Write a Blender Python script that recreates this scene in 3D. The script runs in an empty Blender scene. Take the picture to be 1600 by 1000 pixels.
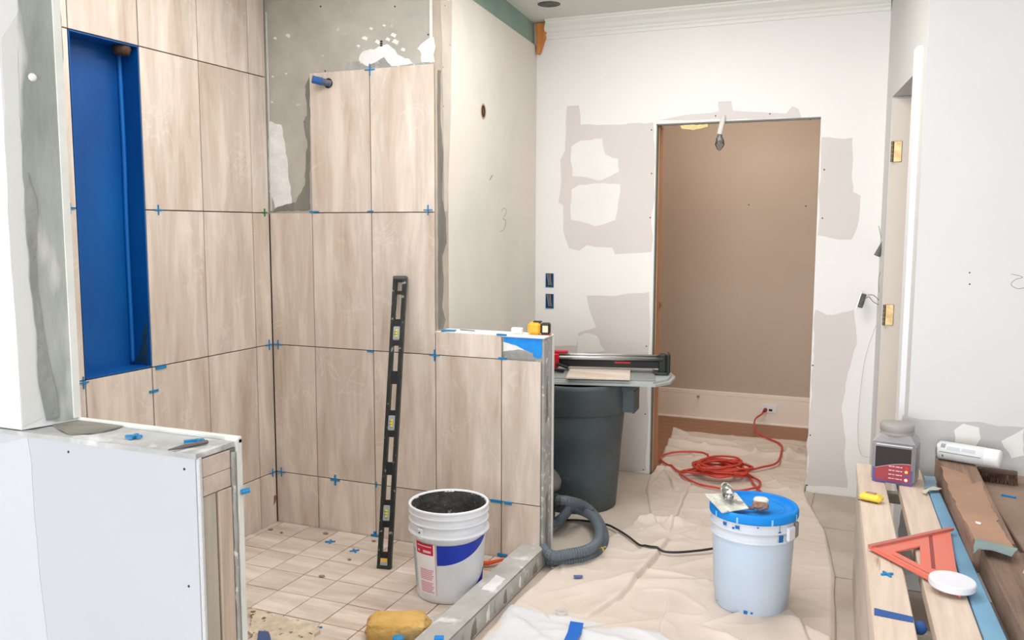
import bpy, bmesh, math, random
from mathutils import Vector, Matrix, noise
from mathutils.geometry import tessellate_polygon
R = random.Random(7)
PI = math.pi
SC = bpy.context.scene
COL = SC.collection

# ------------------------------------------------------------------ camera
CX, CY, CZ = 2.5753, -3.2664, 1.4089
YAW, PIT, ROL, FPX = -0.3951, 0.1072, 0.0027, 1347.52
Fw = Vector((math.sin(YAW)*math.cos(PIT), math.cos(YAW)*math.cos(PIT), -math.sin(PIT)))
Rt0 = Vector((math.cos(YAW), -math.sin(YAW), 0))
Up0 = Rt0.cross(Fw)
Rt = math.cos(ROL)*Rt0 + math.sin(ROL)*Up0
Up = -math.sin(ROL)*Rt0 + math.cos(ROL)*Up0
cam = bpy.data.cameras.new('camera'); cam.sensor_width = 36; cam.lens = FPX/1600*36
cam.clip_start = .05
co = bpy.data.objects.new('camera', cam); COL.objects.link(co)
co.matrix_world = Matrix(((Rt.x, Up.x, -Fw.x, CX), (Rt.y, Up.y, -Fw.y, CY), (Rt.z, Up.z, -Fw.z, CZ), (0, 0, 0, 1)))
SC.camera = co

# ------------------------------------------------------------------ light
SC.view_settings.view_transform = 'Standard'; SC.view_settings.look = 'None'
SC.view_settings.gamma = 1; SC.view_settings.use_curve_mapping = False
SC.view_settings.exposure = 0.25
w = bpy.data.worlds.new('world'); SC.world = w; w.use_nodes = True
bg = w.node_tree.nodes['Background']; bg.inputs[0].default_value = (.86, .93, 1, 1); bg.inputs[1].default_value = 1.0
def area(name, loc, target, sx, sy, power, color):
    l = bpy.data.lights.new(name, 'AREA'); l.shape = 'RECTANGLE'; l.size = sx; l.size_y = sy
    l.energy = power; l.color = color
    o = bpy.data.objects.new(name, l); COL.objects.link(o); o.location = loc
    o.rotation_euler = (Vector(target)-Vector(loc)).to_track_quat('-Z', 'Y').to_euler()
    return o
area('window_daylight', (1.3, -8.5, 1.5), (1.3, 0, 1.3), 3.6, 1.9, 250, (.90, .95, 1))
area('side_window_daylight', (-2.05, -3.5, 1.5), (1.2, -2.9, 1.1), 1.8, 1.6, 7, (.92, .96, 1))
# ceiling panels added as fill in room, shower, hall; closet one unseen, warmer, dimmer
for nm, x, y, e, c in (('shower_ceiling_fill', .78, -1.0, 13.5, (1, .98, .96)), ('hall_ceiling_fill', 1.75, .15, 18, (1, .97, .93)), ('room_ceiling_fill', 2.1, -1.6, 8, (1, .98, .96)),
                       ('room_ceiling_fill', 3.5, -1.6, 6, (1, .98, .96)), ('closet_downlight', 1.8, 2.2, 10, (1, .91, .82))):
    area(nm, (x, y, 2.55), (x, y, 0), .9, .9, e, c)

# ------------------------------------------------------------------ helpers
def on(ax, val, u, v):
    d = Fw + Rt*((u-800)/FPX) - Up*((v-500)/FPX)
    i = 'xyz'.index(ax); t = (val-(CX, CY, CZ)[i])/d[i]
    return Vector((CX, CY, CZ)) + d*t
def onplane(p0, n, u, v):
    d = Fw + Rt*((u-800)/FPX) - Up*((v-500)/FPX); c = Vector((CX, CY, CZ))
    return c + d*((Vector(p0)-c).dot(n)/d.dot(n))
def lin(c):
    return tuple(((x/255)/12.92 if x/255 <= .04045 else ((x/255+.055)/1.055)**2.4) for x in c[:3]) + (1,)
MATS = {}
def mat(name, col, rough=.6, metal=0, var=None, scale=6, stretch=(1, 1, 1), bump=0, bscale=40, spec=.4, detail=5,
        mid=(.35, .65), rand=False, trans=0, alpha=1, col3=None, fine=None):
    if name in MATS: return MATS[name]
    m = bpy.data.materials.new(name); m.use_nodes = True; nt = m.node_tree; N = nt.nodes; L = nt.links
    b = N['Principled BSDF']; b.inputs['Roughness'].default_value = rough; b.inputs['Metallic'].default_value = metal
    b.inputs['Specular IOR Level'].default_value = spec
    b.inputs['Base Color'].default_value = lin(col)
    if trans: b.inputs['Transmission Weight'].default_value = trans
    b.inputs['Alpha'].default_value = alpha
    if var or bump:
        tc = N.new('ShaderNodeTexCoord'); mp = N.new('ShaderNodeMapping'); mp.inputs['Scale'].default_value = stretch
        src = tc.outputs['Object']
        if rand:
            oi = N.new('ShaderNodeObjectInfo'); vm = N.new('ShaderNodeVectorMath'); vm.operation = 'MULTIPLY_ADD'
            cb = N.new('ShaderNodeCombineXYZ')
            for k in range(3): L.new(oi.outputs['Random'], cb.inputs[k])
            vm.inputs[1].default_value = (37, 23, 51)
            L.new(cb.outputs[0], vm.inputs[0]); L.new(src, vm.inputs[2]); src = vm.outputs[0]
        L.new(src, mp.inputs[0])
    if var:
        n = N.new('ShaderNodeTexNoise'); n.inputs['Scale'].default_value = scale; n.inputs['Detail'].default_value = detail
        n.inputs['Roughness'].default_value = .6
        L.new(mp.outputs[0], n.inputs['Vector'])
        cr = N.new('ShaderNodeValToRGB'); cr.color_ramp.elements[0].position = mid[0]; cr.color_ramp.elements[1].position = mid[1]
        cr.color_ramp.elements[0].color = lin(var); cr.color_ramp.elements[1].color = lin(col)
        if col3:
            e = cr.color_ramp.elements.new((mid[0]+mid[1])/2); e.color = lin(col); cr.color_ramp.elements[-1].color = lin(col3)
        L.new(n.outputs[0], cr.inputs[0]); out = cr.outputs[0]
        if fine:
            n2 = N.new('ShaderNodeTexNoise'); n2.inputs['Scale'].default_value = fine[1]; n2.inputs['Detail'].default_value = 3
            L.new(mp.outputs[0], n2.inputs['Vector'])
            c2 = N.new('ShaderNodeValToRGB'); c2.color_ramp.elements[0].position = fine[2]; c2.color_ramp.elements[1].position = fine[3]
            L.new(n2.outputs[0], c2.inputs[0])
            mx = N.new('ShaderNodeMixRGB'); L.new(c2.outputs[0], mx.inputs[0]); L.new(out, mx.inputs[1]); mx.inputs[2].default_value = lin(fine[0])
            out = mx.outputs[0]
        L.new(out, b.inputs['Base Color'])
    if bump:
        n3 = N.new('ShaderNodeTexNoise'); n3.inputs['Scale'].default_value = bscale; n3.inputs['Detail'].default_value = 4
        L.new(mp.outputs[0], n3.inputs['Vector'])
        bp = N.new('ShaderNodeBump'); bp.inputs['Strength'].default_value = bump; bp.inputs['Distance'].default_value = .01
        L.new(n3.outputs[0], bp.inputs['Height']); L.new(bp.outputs[0], b.inputs['Normal'])
    MATS[name] = m
    return m
def tile_material(name, swap=False, rough=.35):
    m = bpy.data.materials.new(name); m.use_nodes = True; nt = m.node_tree; N = nt.nodes; L = nt.links
    b = N['Principled BSDF']; b.inputs['Roughness'].default_value = rough; b.inputs['Specular IOR Level'].default_value = .35
    tc = N.new('ShaderNodeTexCoord'); oi = N.new('ShaderNodeObjectInfo'); cb = N.new('ShaderNodeCombineXYZ')
    for k in range(3): L.new(oi.outputs['Random'], cb.inputs[k])
    vm = N.new('ShaderNodeVectorMath'); vm.operation = 'MULTIPLY_ADD'; vm.inputs[1].default_value = (17, 13, 29)
    L.new(cb.outputs[0], vm.inputs[0]); L.new(tc.outputs['Object'], vm.inputs[2])
    mp = N.new('ShaderNodeMapping'); mp.inputs['Scale'].default_value = (1.6, 9, 9) if swap else (9, 9, 1.3)
    L.new(vm.outputs[0], mp.inputs[0])
    n = N.new('ShaderNodeTexNoise'); n.inputs['Scale'].default_value = 1.3; n.inputs['Detail'].default_value = 6; n.inputs['Roughness'].default_value = .62
    n.inputs['Distortion'].default_value = .35
    L.new(mp.outputs[0], n.inputs['Vector'])
    cr = N.new('ShaderNodeValToRGB'); E = cr.color_ramp.elements
    E[0].position = .3; E[0].color = lin((190, 171, 156)); E[1].position = .72; E[1].color = lin((236, 227, 217))
    e = E.new(.42); e.color = lin((209, 193, 178)); e = E.new(.56); e.color = lin((224, 210, 197)); e = E.new(.49); e.color = lin((212, 200, 189))
    L.new(n.outputs[0], cr.inputs[0])
    # pale wispy veins
    mp2 = N.new('ShaderNodeMapping'); mp2.inputs['Scale'].default_value = (3, 3, 3); L.new(vm.outputs[0], mp2.inputs[0])
    nd = N.new('ShaderNodeTexNoise'); nd.inputs['Scale'].default_value = 1.7; nd.inputs['Detail'].default_value = 5; nd.inputs['Distortion'].default_value = 1.6
    L.new(mp2.outputs[0], nd.inputs['Vector'])
    sub = N.new('ShaderNodeMath'); sub.operation = 'SUBTRACT'; sub.inputs[1].default_value = .5; L.new(nd.outputs[0], sub.inputs[0])
    ab = N.new('ShaderNodeMath'); ab.operation = 'ABSOLUTE'; L.new(sub.outputs[0], ab.inputs[0])
    c2 = N.new('ShaderNodeValToRGB'); c2.color_ramp.elements[0].position = 0; c2.color_ramp.elements[0].color = (1, 1, 1, 1)
    c2.color_ramp.elements[1].position = .028; c2.color_ramp.elements[1].color = (0, 0, 0, 1); L.new(ab.outputs[0], c2.inputs[0])
    nm = N.new('ShaderNodeTexNoise'); nm.inputs['Scale'].default_value = 1.6; L.new(mp2.outputs[0], nm.inputs['Vector'])
    c3 = N.new('ShaderNodeValToRGB'); c3.color_ramp.elements[0].position = .5; c3.color_ramp.elements[1].position = .62; L.new(nm.outputs[0], c3.inputs[0])
    mu = N.new('ShaderNodeMath'); mu.operation = 'MULTIPLY'; L.new(c2.outputs[0], mu.inputs[0]); L.new(c3.outputs[0], mu.inputs[1])
    mu2 = N.new('ShaderNodeMath'); mu2.operation = 'MULTIPLY'; mu2.inputs[1].default_value = .3; L.new(mu.outputs[0], mu2.inputs[0])
    mx = N.new('ShaderNodeMixRGB'); L.new(mu2.outputs[0], mx.inputs[0]); L.new(cr.outputs[0], mx.inputs[1]); mx.inputs[2].default_value = lin((244, 236, 226))
    # slight tone shift per tile
    hs = N.new('ShaderNodeHueSaturation'); mr = N.new('ShaderNodeMapRange'); mr.inputs[3].default_value = .95; mr.inputs[4].default_value = 1.05
    L.new(oi.outputs['Random'], mr.inputs[0]); L.new(mr.outputs[0], hs.inputs['Value']); L.new(mx.outputs[0], hs.inputs['Color'])
    L.new(hs.outputs[0], b.inputs['Base Color'])
    return m
TILE = tile_material('tile_stone'); FTILE = tile_material('floor_tile_stone', True, .4)
WHITE = mat('drywall_white', (236, 236, 235), .8, var=(231, 231, 231), scale=1.3)
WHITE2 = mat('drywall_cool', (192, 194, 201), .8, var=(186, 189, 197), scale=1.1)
FARW = mat('far_wall_white', (242, 240, 236), .8, var=(237, 236, 233), scale=1.2)
PATCH = mat('bare_board', (221, 213, 209), .85, var=(215, 209, 206), scale=2.5)
COMP = mat('joint_compound', (240, 239, 235), .8, var=(234, 232, 229), scale=3)
HALLW = mat('hall_board', (230, 225, 216), .8, var=(221, 220, 212), scale=1.6, col3=(233, 223, 215), bump=.05, bscale=8)
CBOARD = mat('cement_board', (190, 187, 178), .9, var=(172, 169, 161), scale=5, bump=.25, bscale=30, fine=((208, 207, 202), 30, .70, .76))
PRIMER = mat('white_primer', (243, 243, 242), .7, var=(228, 228, 226), scale=14, bump=.3, bscale=40)
THIN = mat('thinset_grey', (142, 139, 131), .9, var=(120, 117, 110), scale=9, stretch=(1, 1, .4), bump=.6, bscale=35)
THIN2 = mat('thinset_pale', (178, 178, 174), .9, var=(150, 150, 146), scale=10, bump=.5, bscale=30, fine=((215, 215, 212), 40, .6, .68))
THIN3 = mat('thinset_column', (176, 180, 175), .9, var=(142, 148, 142), scale=7, fine=((204, 206, 203), 9, .58, .66), stretch=(1, 1, .3), bump=.6, bscale=22)
JOINT = mat('joint_dark', (70, 60, 52), .95)
BLUE = mat('membrane_blue', (0, 94, 168), .45, var=(0, 70, 142), scale=2.5, stretch=(1, 1, .5), bump=.25, bscale=14, mid=(.3, .7))
SPBLUE = mat('spacer_blue', (26, 130, 190), .4)
SPGREEN = mat('spacer_green', (30, 130, 90), .4)
PBLUE = mat('bright_blue', (25, 150, 235), .5, var=(15, 130, 225), scale=20)
TAPE = mat('painter_tape', (22, 105, 200), .6)
DTAPE = mat('dark_blue_tape', (42, 88, 158), .6)
BEAD = mat('white_bead', (232, 233, 228), .6, var=(218, 220, 214), scale=8)
WOOD = mat('pine', (228, 211, 195), .7, var=(212, 192, 175), scale=3, stretch=(14, 1, 14), bump=.08, bscale=20, rand=True, fine=((178, 148, 120), 2.2, .68, .74))
WOODV = mat('pine_upright', (205, 186, 170), .75, var=(182, 166, 150), scale=3, stretch=(18, 18, 1), bump=.1, bscale=20, rand=True, fine=((140, 110, 90), 4, .72, .78))
WOODV2 = mat('pine_grey', (190, 182, 168), .75, var=(168, 160, 146), scale=3, stretch=(18, 18, 1), bump=.1, bscale=20, rand=True)
BROWNW = mat('brown_timber', (160, 130, 112), .8, var=(124, 100, 84), scale=3, stretch=(16, 1, 10), bump=.25, bscale=30)
KRAFT = mat('kraft_paper', (180, 142, 118), .8, var=(158, 126, 106), scale=4, bump=.15, bscale=16)
DECKB = mat('brown_deck', (158, 134, 118), .8, var=(140, 118, 102), scale=4, bump=.1, bscale=20)
CANVAS = mat('canvas_cloth', (224, 211, 200), .95, var=(213, 199, 187), scale=2, bump=.5, bscale=12)
CANVAS2 = mat('canvas_grey', (214, 203, 190), .95, var=(204, 192, 178), scale=3, bump=.2, bscale=22)
PLASTICSHEET = mat('pale_sheet', (228, 228, 230), .6, var=(218, 220, 224), scale=3, bump=.25, bscale=16)
FLOORM = mat('dusty_floor', (200, 184, 170), .85, var=(184, 168, 154), scale=2.4, bump=.1, bscale=20, fine=((206, 196, 186), 12, .6, .72))
FLOORG = mat('dusty_slab', (198, 186, 174), .85, var=(180, 166, 154), scale=4, bump=.1, bscale=20)
OAK = mat('oak_floor', (168, 122, 92), .5, var=(148, 104, 78), scale=2, stretch=(1.5, 12, 1))
TAUPE = mat('taupe_paint', (192, 174, 158), .8, var=(186, 168, 152), scale=1)
CREAM = mat('cream_trim', (240, 228, 214), .5)
CREAM2 = mat('cream_jamb', (226, 216, 203), .6)
TRIMW = mat('white_trim', (236, 237, 239), .5)
GREYW = mat('grey_wall', (214, 214, 212), .8)
CEIL = mat('ceiling_paint', (222, 222, 216), .85)
GREENB = mat('green_board', (146, 170, 156), .8, var=(132, 158, 148), scale=3)
ORWOOD = mat('orange_wood', (226, 150, 86), .7, var=(206, 128, 66), scale=4, stretch=(10, 10, 1))
TANW = mat('tan_stud', (196, 152, 118), .7, var=(180, 134, 100), scale=3, stretch=(12, 12, 1))
BLACK = mat('black_plastic', (24, 26, 27), .4, var=(36, 38, 38), scale=20, bump=.1)
DKIRON = mat('dark_metal', (40, 42, 44), .4, .5)
STEEL = mat('steel', (190, 192, 192), .3, .9)
DULLST = mat('dull_steel', (150, 150, 146), .5, .5, var=(110, 110, 108), scale=20)
BRASS = mat('brass', (206, 178, 130), .35, .7, var=(176, 146, 104), scale=30)
CANG = mat('bin_grey', (82, 93, 97), .5, var=(68, 79, 83), scale=4, bump=.1, fine=((112, 118, 118), 9, .64, .8))
HOSE = mat('hose_grey', (104, 115, 124), .5, var=(90, 100, 110), scale=10)
VAC = mat('vac_grey', (122, 120, 114), .6, var=(104, 102, 98), scale=6)
VACD = mat('vac_dark', (50, 52, 52), .6)
BUCKW = mat('bucket_white', (238, 241, 246), .4, var=(226, 231, 238), scale=6)
MORTAR = mat('mortar_dark', (92, 92, 88), .95, var=(62, 62, 60), scale=16, bump=1, bscale=30, fine=((170, 170, 168), 30, .66, .72))
LBLUE = mat('label_blue', (14, 50, 170), .4)
LRED = mat('label_red', (196, 30, 62), .5)
LPINK = mat('print_pink', (226, 150, 168), .6)
LTEAL = mat('print_pale_teal', (160, 196, 210), .6)
BUCKP = mat('bucket_pale', (204, 220, 238), .35, var=(194, 212, 232), scale=2.5)
LIDB = mat('lid_blue', (16, 132, 226), .55, spec=.2, var=(40, 150, 235), scale=8)
PSPLAT = mat('blue_paint', (20, 105, 175), .5)
CORD = mat('cord_red', (205, 74, 58), .5)
CORDB = mat('cord_black', (48, 45, 44), .5)
SPONGE = mat('sponge_yellow', (230, 190, 118), .95, var=(208, 166, 92), scale=9, bump=1, bscale=50, fine=((158, 146, 118), 6, .56, .66))
YEL = mat('yellow_plastic', (244, 208, 72), .4)
YELT = mat('yellow_tape', (245, 176, 44), .4)
REDP = mat('red_plastic', (192, 22, 38), .35)
SQUARE = mat('square_orange', (232, 118, 98), .5, var=(222, 128, 112), scale=10, bump=.1)
PALEL = mat('pale_lid', (232, 233, 240), .5)
CUTG = mat('cutter_grey', (150, 154, 152), .5, var=(132, 136, 134), scale=5)
CUTD = mat('cutter_dark', (96, 99, 98), .5)
SKYB = mat('foam_blue', (128, 176, 208), .6, var=(116, 164, 198), scale=5)
TEALP = mat('faded_tape', (140, 160, 158), .7, var=(124, 142, 144), scale=8)
CANW = mat('can_white', (226, 229, 230), .35, var=(206, 211, 212), scale=8)
INK = mat('ink_grey', (110, 114, 116), .6)
INKD = mat('ink_dark', (40, 34, 38), .5)
MAROON = mat('label_maroon', (160, 62, 74), .5)
VIOLET = mat('label_violet', (96, 84, 146), .5)
JARP = mat('jar_plastic', (190, 190, 192), .25, alpha=.55)
JARC = mat('jar_content', (140, 138, 140), .6, var=(108, 106, 110), scale=40, bump=.5)
ORD = mat('dot_red', (210, 60, 40), .5); YED = mat('dot_yellow', (240, 200, 110), .5); PWD = mat('dot_white', (245, 235, 240), .5)
BRISTLE = mat('bristle_brown', (110, 86, 70), .9, var=(70, 52, 42), scale=30, bump=1, bscale=60)
HOLE = mat('hole_dark', (60, 42, 34), .9)
ORANGE = mat('orange_plastic', (228, 92, 42), .45)
FOAM = mat('foam_cream', (226, 208, 150), .9, bump=.6)
DEBRIS = mat('debris_brown', (158, 130, 108), .9)
PALEB = mat('pale_blue_plastic', (178, 208, 222), .3)
LGREY = mat('light_grey_plastic', (200, 202, 205), .4)
NICHEG = mat('niche_scuff', (44, 82, 98), .7, var=(30, 60, 90), scale=30)

def newmesh(name, bm, m, parent=None, smooth=False, loc=None):
    me = bpy.data.meshes.new(name); bm.normal_update(); bm.to_mesh(me); bm.free()
    if smooth:
        for p in me.polygons: p.use_smooth = True
    ms = m if isinstance(m, (list, tuple)) else [m]
    for x in ms: me.materials.append(x)
    o = bpy.data.objects.new(name, me); COL.objects.link(o)
    if parent: o.parent = parent
    if loc: o.location = loc
    return o
def tag(o, label=None, cat=None, group=None, kind=None):
    if label: o['label'] = label
    if cat: o['category'] = cat
    if group: o['group'] = group
    if kind: o['kind'] = kind
    return o
def empty(name, loc, label, cat, group=None, rz=0):
    o = bpy.data.objects.new(name, None); COL.objects.link(o); o.location = loc; o.rotation_euler = (0, 0, rz)
    o.empty_display_size = .05
    return tag(o, label, cat, group)
def struct(name, bm, m, parent=None, **k):
    o = newmesh(name, bm, m, parent, **k)
    if not parent: o['kind'] = 'structure'
    return o
def BM(): return bmesh.new()
def rebase(e, p):
    p = Vector(p); e.location = p
    for c in COL.objects:
        if c.parent == e: c.location = c.location - p
def box(bm, x0, x1, y0, y1, z0, z1, bev=0, M=None):
    r = bmesh.ops.create_cube(bm, size=1)
    vs = r['verts']
    for v in vs:
        v.co = Vector(((x0+x1)/2+v.co.x*(x1-x0), (y0+y1)/2+v.co.y*(y1-y0), (z0+z1)/2+v.co.z*(z1-z0)))
    if bev:
        es = list({e for v in vs for e in v.link_edges})
        r2 = bmesh.ops.bevel(bm, geom=es, offset=bev, segments=1, affect='EDGES', profile=.5)
        vs = list({v for f in r2['faces'] for v in f.verts} | {v for v in vs if v.is_valid})
    if M is not None:
        for v in vs: v.co = M @ v.co
    return vs
def prism(bm, pts, h, M=None):
    """polygon (2D) extruded from z=0 to z=h"""
    a = [bm.verts.new((p[0], p[1], 0)) for p in pts]; b = [bm.verts.new((p[0], p[1], h)) for p in pts]
    n = len(pts)
    bm.faces.new(list(reversed(a))); bm.faces.new(b)
    for i in range(n): bm.faces.new((a[i], a[(i+1) % n], b[(i+1) % n], b[i]))
    if M is not None:
        for v in a+b: v.co = M @ v.co
def lathe(bm, prof, seg=48, M=None, a0=0, a1=2*PI, mi=None):
    closed = abs(a1-a0-2*PI) < 1e-6
    rings = []
    for k in range(seg if closed else seg+1):
        a = a0+(a1-a0)*k/seg
        rings.append([bm.verts.new((r*math.cos(a), r*math.sin(a), z)) for r, z in prof])
    n = len(rings)
    for k in range(n if closed else n-1):
        A = rings[k]; B = rings[(k+1) % n]
        for i in range(len(prof)-1):
            if prof[i][0] < 1e-6 and prof[i+1][0] < 1e-6: continue
            f = bm.faces.new((A[i], B[i], B[i+1], A[i+1]))
            if mi: f.material_index = mi[i]
    bmesh.ops.remove_doubles(bm, verts=[v for r in rings for v in r], dist=1e-5)
    if M is not None:
        for r in rings:
            for v in r:
                if v.is_valid: v.co = M @ v.co
def spline(P, n=8, closed=False):
    P = [Vector(p) for p in P]; out = []
    m = len(P)
    for i in range(m if closed else m-1):
        g = lambda j: P[j % m] if closed else P[max(0, min(m-1, j))]
        a, b, c, d = g(i-1), g(i), g(i+1), g(i+2)
        for k in range(n):
            t = k/n
            out.append(.5*((2*b)+(c-a)*t+(2*a-5*b+4*c-d)*t*t+(3*b-a-3*c+d)*t**3))
    if not closed: out.append(P[-1])
    return out
def tube(bm, pts, r, seg=8, rf=None):
    rings = []; n = len(pts); up = Vector((0, 0, 1))
    prev = None
    for i, p in enumerate(pts):
        t = (pts[min(i+1, n-1)]-pts[max(i-1, 0)])
        if t.length < 1e-9: t = Vector((1, 0, 0))
        t.normalize()
        if prev is None:
            s = t.cross(up); s = s if s.length > .1 else t.cross(Vector((1, 0, 0)))
        else: s = prev - t*prev.dot(t)
        s.normalize(); prev = s; u = s.cross(t)
        rr = rf(i) if rf else r
        rings.append([bm.verts.new(p+(s*math.cos(2*PI*k/seg)+u*math.sin(2*PI*k/seg))*rr) for k in range(seg)])
    for i in range(n-1):
        for k in range(seg):
            bm.faces.new((rings[i][k], rings[i][(k+1) % seg], rings[i+1][(k+1) % seg], rings[i+1][k]))
    bm.faces.new(list(reversed(rings[0]))); bm.faces.new(rings[-1])
def rough_poly(P, jit, step, nrm):
    """subdivide a closed outline and push it in and out across its edges"""
    out = []; n = len(P)
    for i in range(n):
        a, b = Vector(P[i]), Vector(P[(i+1) % n]); L = (b-a).length; k = max(1, int(L/step))
        if L < 1e-6: continue
        e = (b-a).normalized().cross(nrm)
        for j in range(k):
            p = a.lerp(b, j/k)
            out.append(p + e*(noise.noise(p*(.35/step))*jit*1.3 + (R.random()-.5)*jit*.35))
    return out
def sheet(name, P, nrm, th, m, parent=None, jit=0, step=.03, off=0):
    """flat raised layer of thickness th on a plane with normal nrm"""
    nrm = Vector(nrm).normalized()
    pts = rough_poly(P, min(jit, step*.7), step, nrm) if jit else [Vector(p) for p in P]
    pts = [p+nrm*off for p in pts]
    ux = nrm.orthogonal().normalized(); uy = nrm.cross(ux)
    flat = [Vector((p.dot(ux), p.dot(uy), 0)) for p in pts]
    area2 = sum(flat[i].x*flat[(i+1) % len(flat)].y-flat[(i+1) % len(flat)].x*flat[i].y for i in range(len(flat)))
    if area2 < 0: pts.reverse(); flat.reverse()
    bm = BM(); n = len(pts)
    a = [bm.verts.new(p) for p in pts]; b = [bm.verts.new(p+nrm*th) for p in pts]
    for t in tessellate_polygon([flat]):
        f = [b[i] for i in t]
        try: fc = bm.faces.new(f)
        except ValueError: continue
        fc.normal_update()
        if fc.normal.dot(nrm) < 0: fc.normal_flip()
    for i in range(n): bm.faces.new((a[i], a[(i+1) % n], b[(i+1) % n], b[i]))
    return newmesh(name, bm, m, parent)
TM = {}
def tile_piece(name, dims, loc, m, parent, bev=.0012):
    key = (name, tuple(round(d, 4) for d in dims), m.name)
    if key not in TM:
        bm = BM(); dx, dy, dz = [d/2 for d in dims]; box(bm, -dx, dx, -dy, dy, -dz, dz, bev)
        me = bpy.data.meshes.new(name); bm.to_mesh(me); bm.free(); me.materials.append(m); TM[key] = me
    o = bpy.data.objects.new(name, TM[key]); COL.objects.link(o); o.parent = parent; o.location = loc
    return o
SCR = None
def screws(parent, pts, nrm, r=.003):
    global SCR
    if SCR is None:
        bm = BM(); lathe(bm, [(0, .0012), (.8, .001), (1, 0)], 8)
        for v in bm.verts: v.co.x *= 1; 
        me = bpy.data.meshes.new('screw_head'); bm.to_mesh(me); bm.free(); me.materials.append(mat('screw_black', (45, 42, 42), .5)); SCR = me
    q = Vector(nrm).to_track_quat('Z', 'Y')
    for p in pts:
        o = bpy.data.objects.new('screw_head', SCR); COL.objects.link(o); o.parent = parent
        o.location = p; o.rotation_mode = 'QUATERNION'; o.rotation_quaternion = q; o.scale = (r, r, 1)

# ================================================================== STRUCTURE
H = 2.57
ZJ = [0.0, .251, .861, 1.471, 2.081, 2.57]
bm = BM(); box(bm, -2, 4.6, -8.4, 3.4, -.12, -.002)
floor = struct('floor', bm, FLOORM)
bm = BM(); box(bm, -.3, 4.6, -8.4, 3.4, H, H+.1); box(bm, -2, -.3, -8.4, 3.4, H, H+.1)
ceiling = struct('ceiling', bm, CEIL)
# floor slabs visible at the right of the cloth
G = .0038
for (x0, x1, y0, y1) in ((2.0, 2.345, .95, 1.495), (2.35, 2.60, .95, 1.495), (2.0, 2.345, .35, .945), (2.35, 2.60, .35, .945), (2.0, 2.345, -.25, .345), (2.35, 2.60, -.25, .345), (2.35, 2.60, -.85, -.255), (2.0, 2.345, -.85, -.255)):
    tile_piece('slab', (x1-x0-G, y1-y0-G, .004), ((x0+x1)/2, (y0+y1)/2, 0), FLOORG, floor, .0008)
bm = BM(); box(bm, 1.0, 2.6, 1.63, 3.05, -.002, .002)
oak = newmesh('wood_floorboards', bm, OAK, floor)
# planks of the closet floor
for i in range(13):
    tile_piece('floorboard', (1.55, .105, .004), (1.78, 1.70+i*.107, .003), OAK, floor, .0008)

# shower left wall with niche
LJ = [0.0, .116, .426, .737, 1.047, 1.357, 1.667, 1.84]
bm = BM()
box(bm, -.20, -.012, -1.047, -.737, 0, ZJ[2]); box(bm, -.20, -.012, -1.047, -.737, ZJ[4], H)
box(bm, -.20, -.012, -.737, .15, 0, H); box(bm, -.20, -.012, -1.96, -1.047, 0, H)
box(bm, -.22, -.20, -1.96, .15, 0, H)
wall_left = struct('wall_left', bm, CBOARD)
bm = BM()
# niche lining (blue membrane) back, two sides, top, bottom
box(bm, -.096, -.090, -1.047, -.737, ZJ[2], ZJ[4])
box(bm, -.090, -.001, -.743, -.7385, ZJ[2]+.004, ZJ[4]-.004)
box(bm, -.090, -.001, -1.0455, -1.041, ZJ[2]+.004, ZJ[4]-.004)
box(bm, -.090, -.001, -1.044, -.740, ZJ[4]-.006, ZJ[4]-.0015)
box(bm, -.090, -.001, -1.044, -.740, ZJ[2]+.0015, ZJ[2]+.008)
newmesh('niche_lining', bm, BLUE, wall_left)
bm = BM(); tube(bm, spline([(-.085, -.752, 2.07), (-.083, -.750, 1.7), (-.084, -.753, 1.4), (-.084, -.751, 1.0), (-.084, -.752, .88)], 6), .009, 8)
newmesh('corner_fold', bm, mat('membrane_fold', (10, 108, 190), .4), wall_left, smooth=True)
sheet('niche_scuff', [(-.08, -.743, .875), (-.012, -.743, .875), (-.012, -.743, 1.05), (-.03, -.743, 1.0), (-.05, -.743, .93)], (0, -1, 0), .001, NICHEG, wall_left, .004, .01)
bm = BM(); lathe(bm, [(0, 0), (.03, 0), (.033, -.012), (.028, -.03), (.016, -.034), (.012, -.02), (0, -.018)], 20)
o = newmesh('pipe_stub', bm, mat('rusty_brown', (92, 66, 48), .7, var=(60, 50, 34), scale=30, bump=.6), wall_left, smooth=True, loc=(-.035, -.785, ZJ[4]-.006)); o['label'] = 'brown rusty pipe stub poking through the niche top'
mb = BM(); box(mb, -.012, -.0095, -.7385, -.012, 0, H); box(mb, -.012, -.0095, -1.83, -1.0455, 0, H)
box(mb, -.012, -.0095, -1.0455, -.7385, 0, ZJ[2]-.001); box(mb, -.012, -.0095, -1.0455, -.7385, ZJ[4]+.001, H)
newmesh('mortar_bed', mb, JOINT, wall_left)
for i in range(5):
    for j in range(len(LJ)-1):
        if j == 3 and i in (2, 3): continue
        y1, y0 = -LJ[j], -LJ[j+1]
        if j == 0: y1 = -.003
        tile_piece('tile', (.0095, y1-y0-.0052, ZJ[i+1]-ZJ[i]-.004), (-.00475+R.uniform(-.0007, .0007), (y0+y1)/2, (ZJ[i]+ZJ[i+1])/2), TILE, wall_left)

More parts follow.
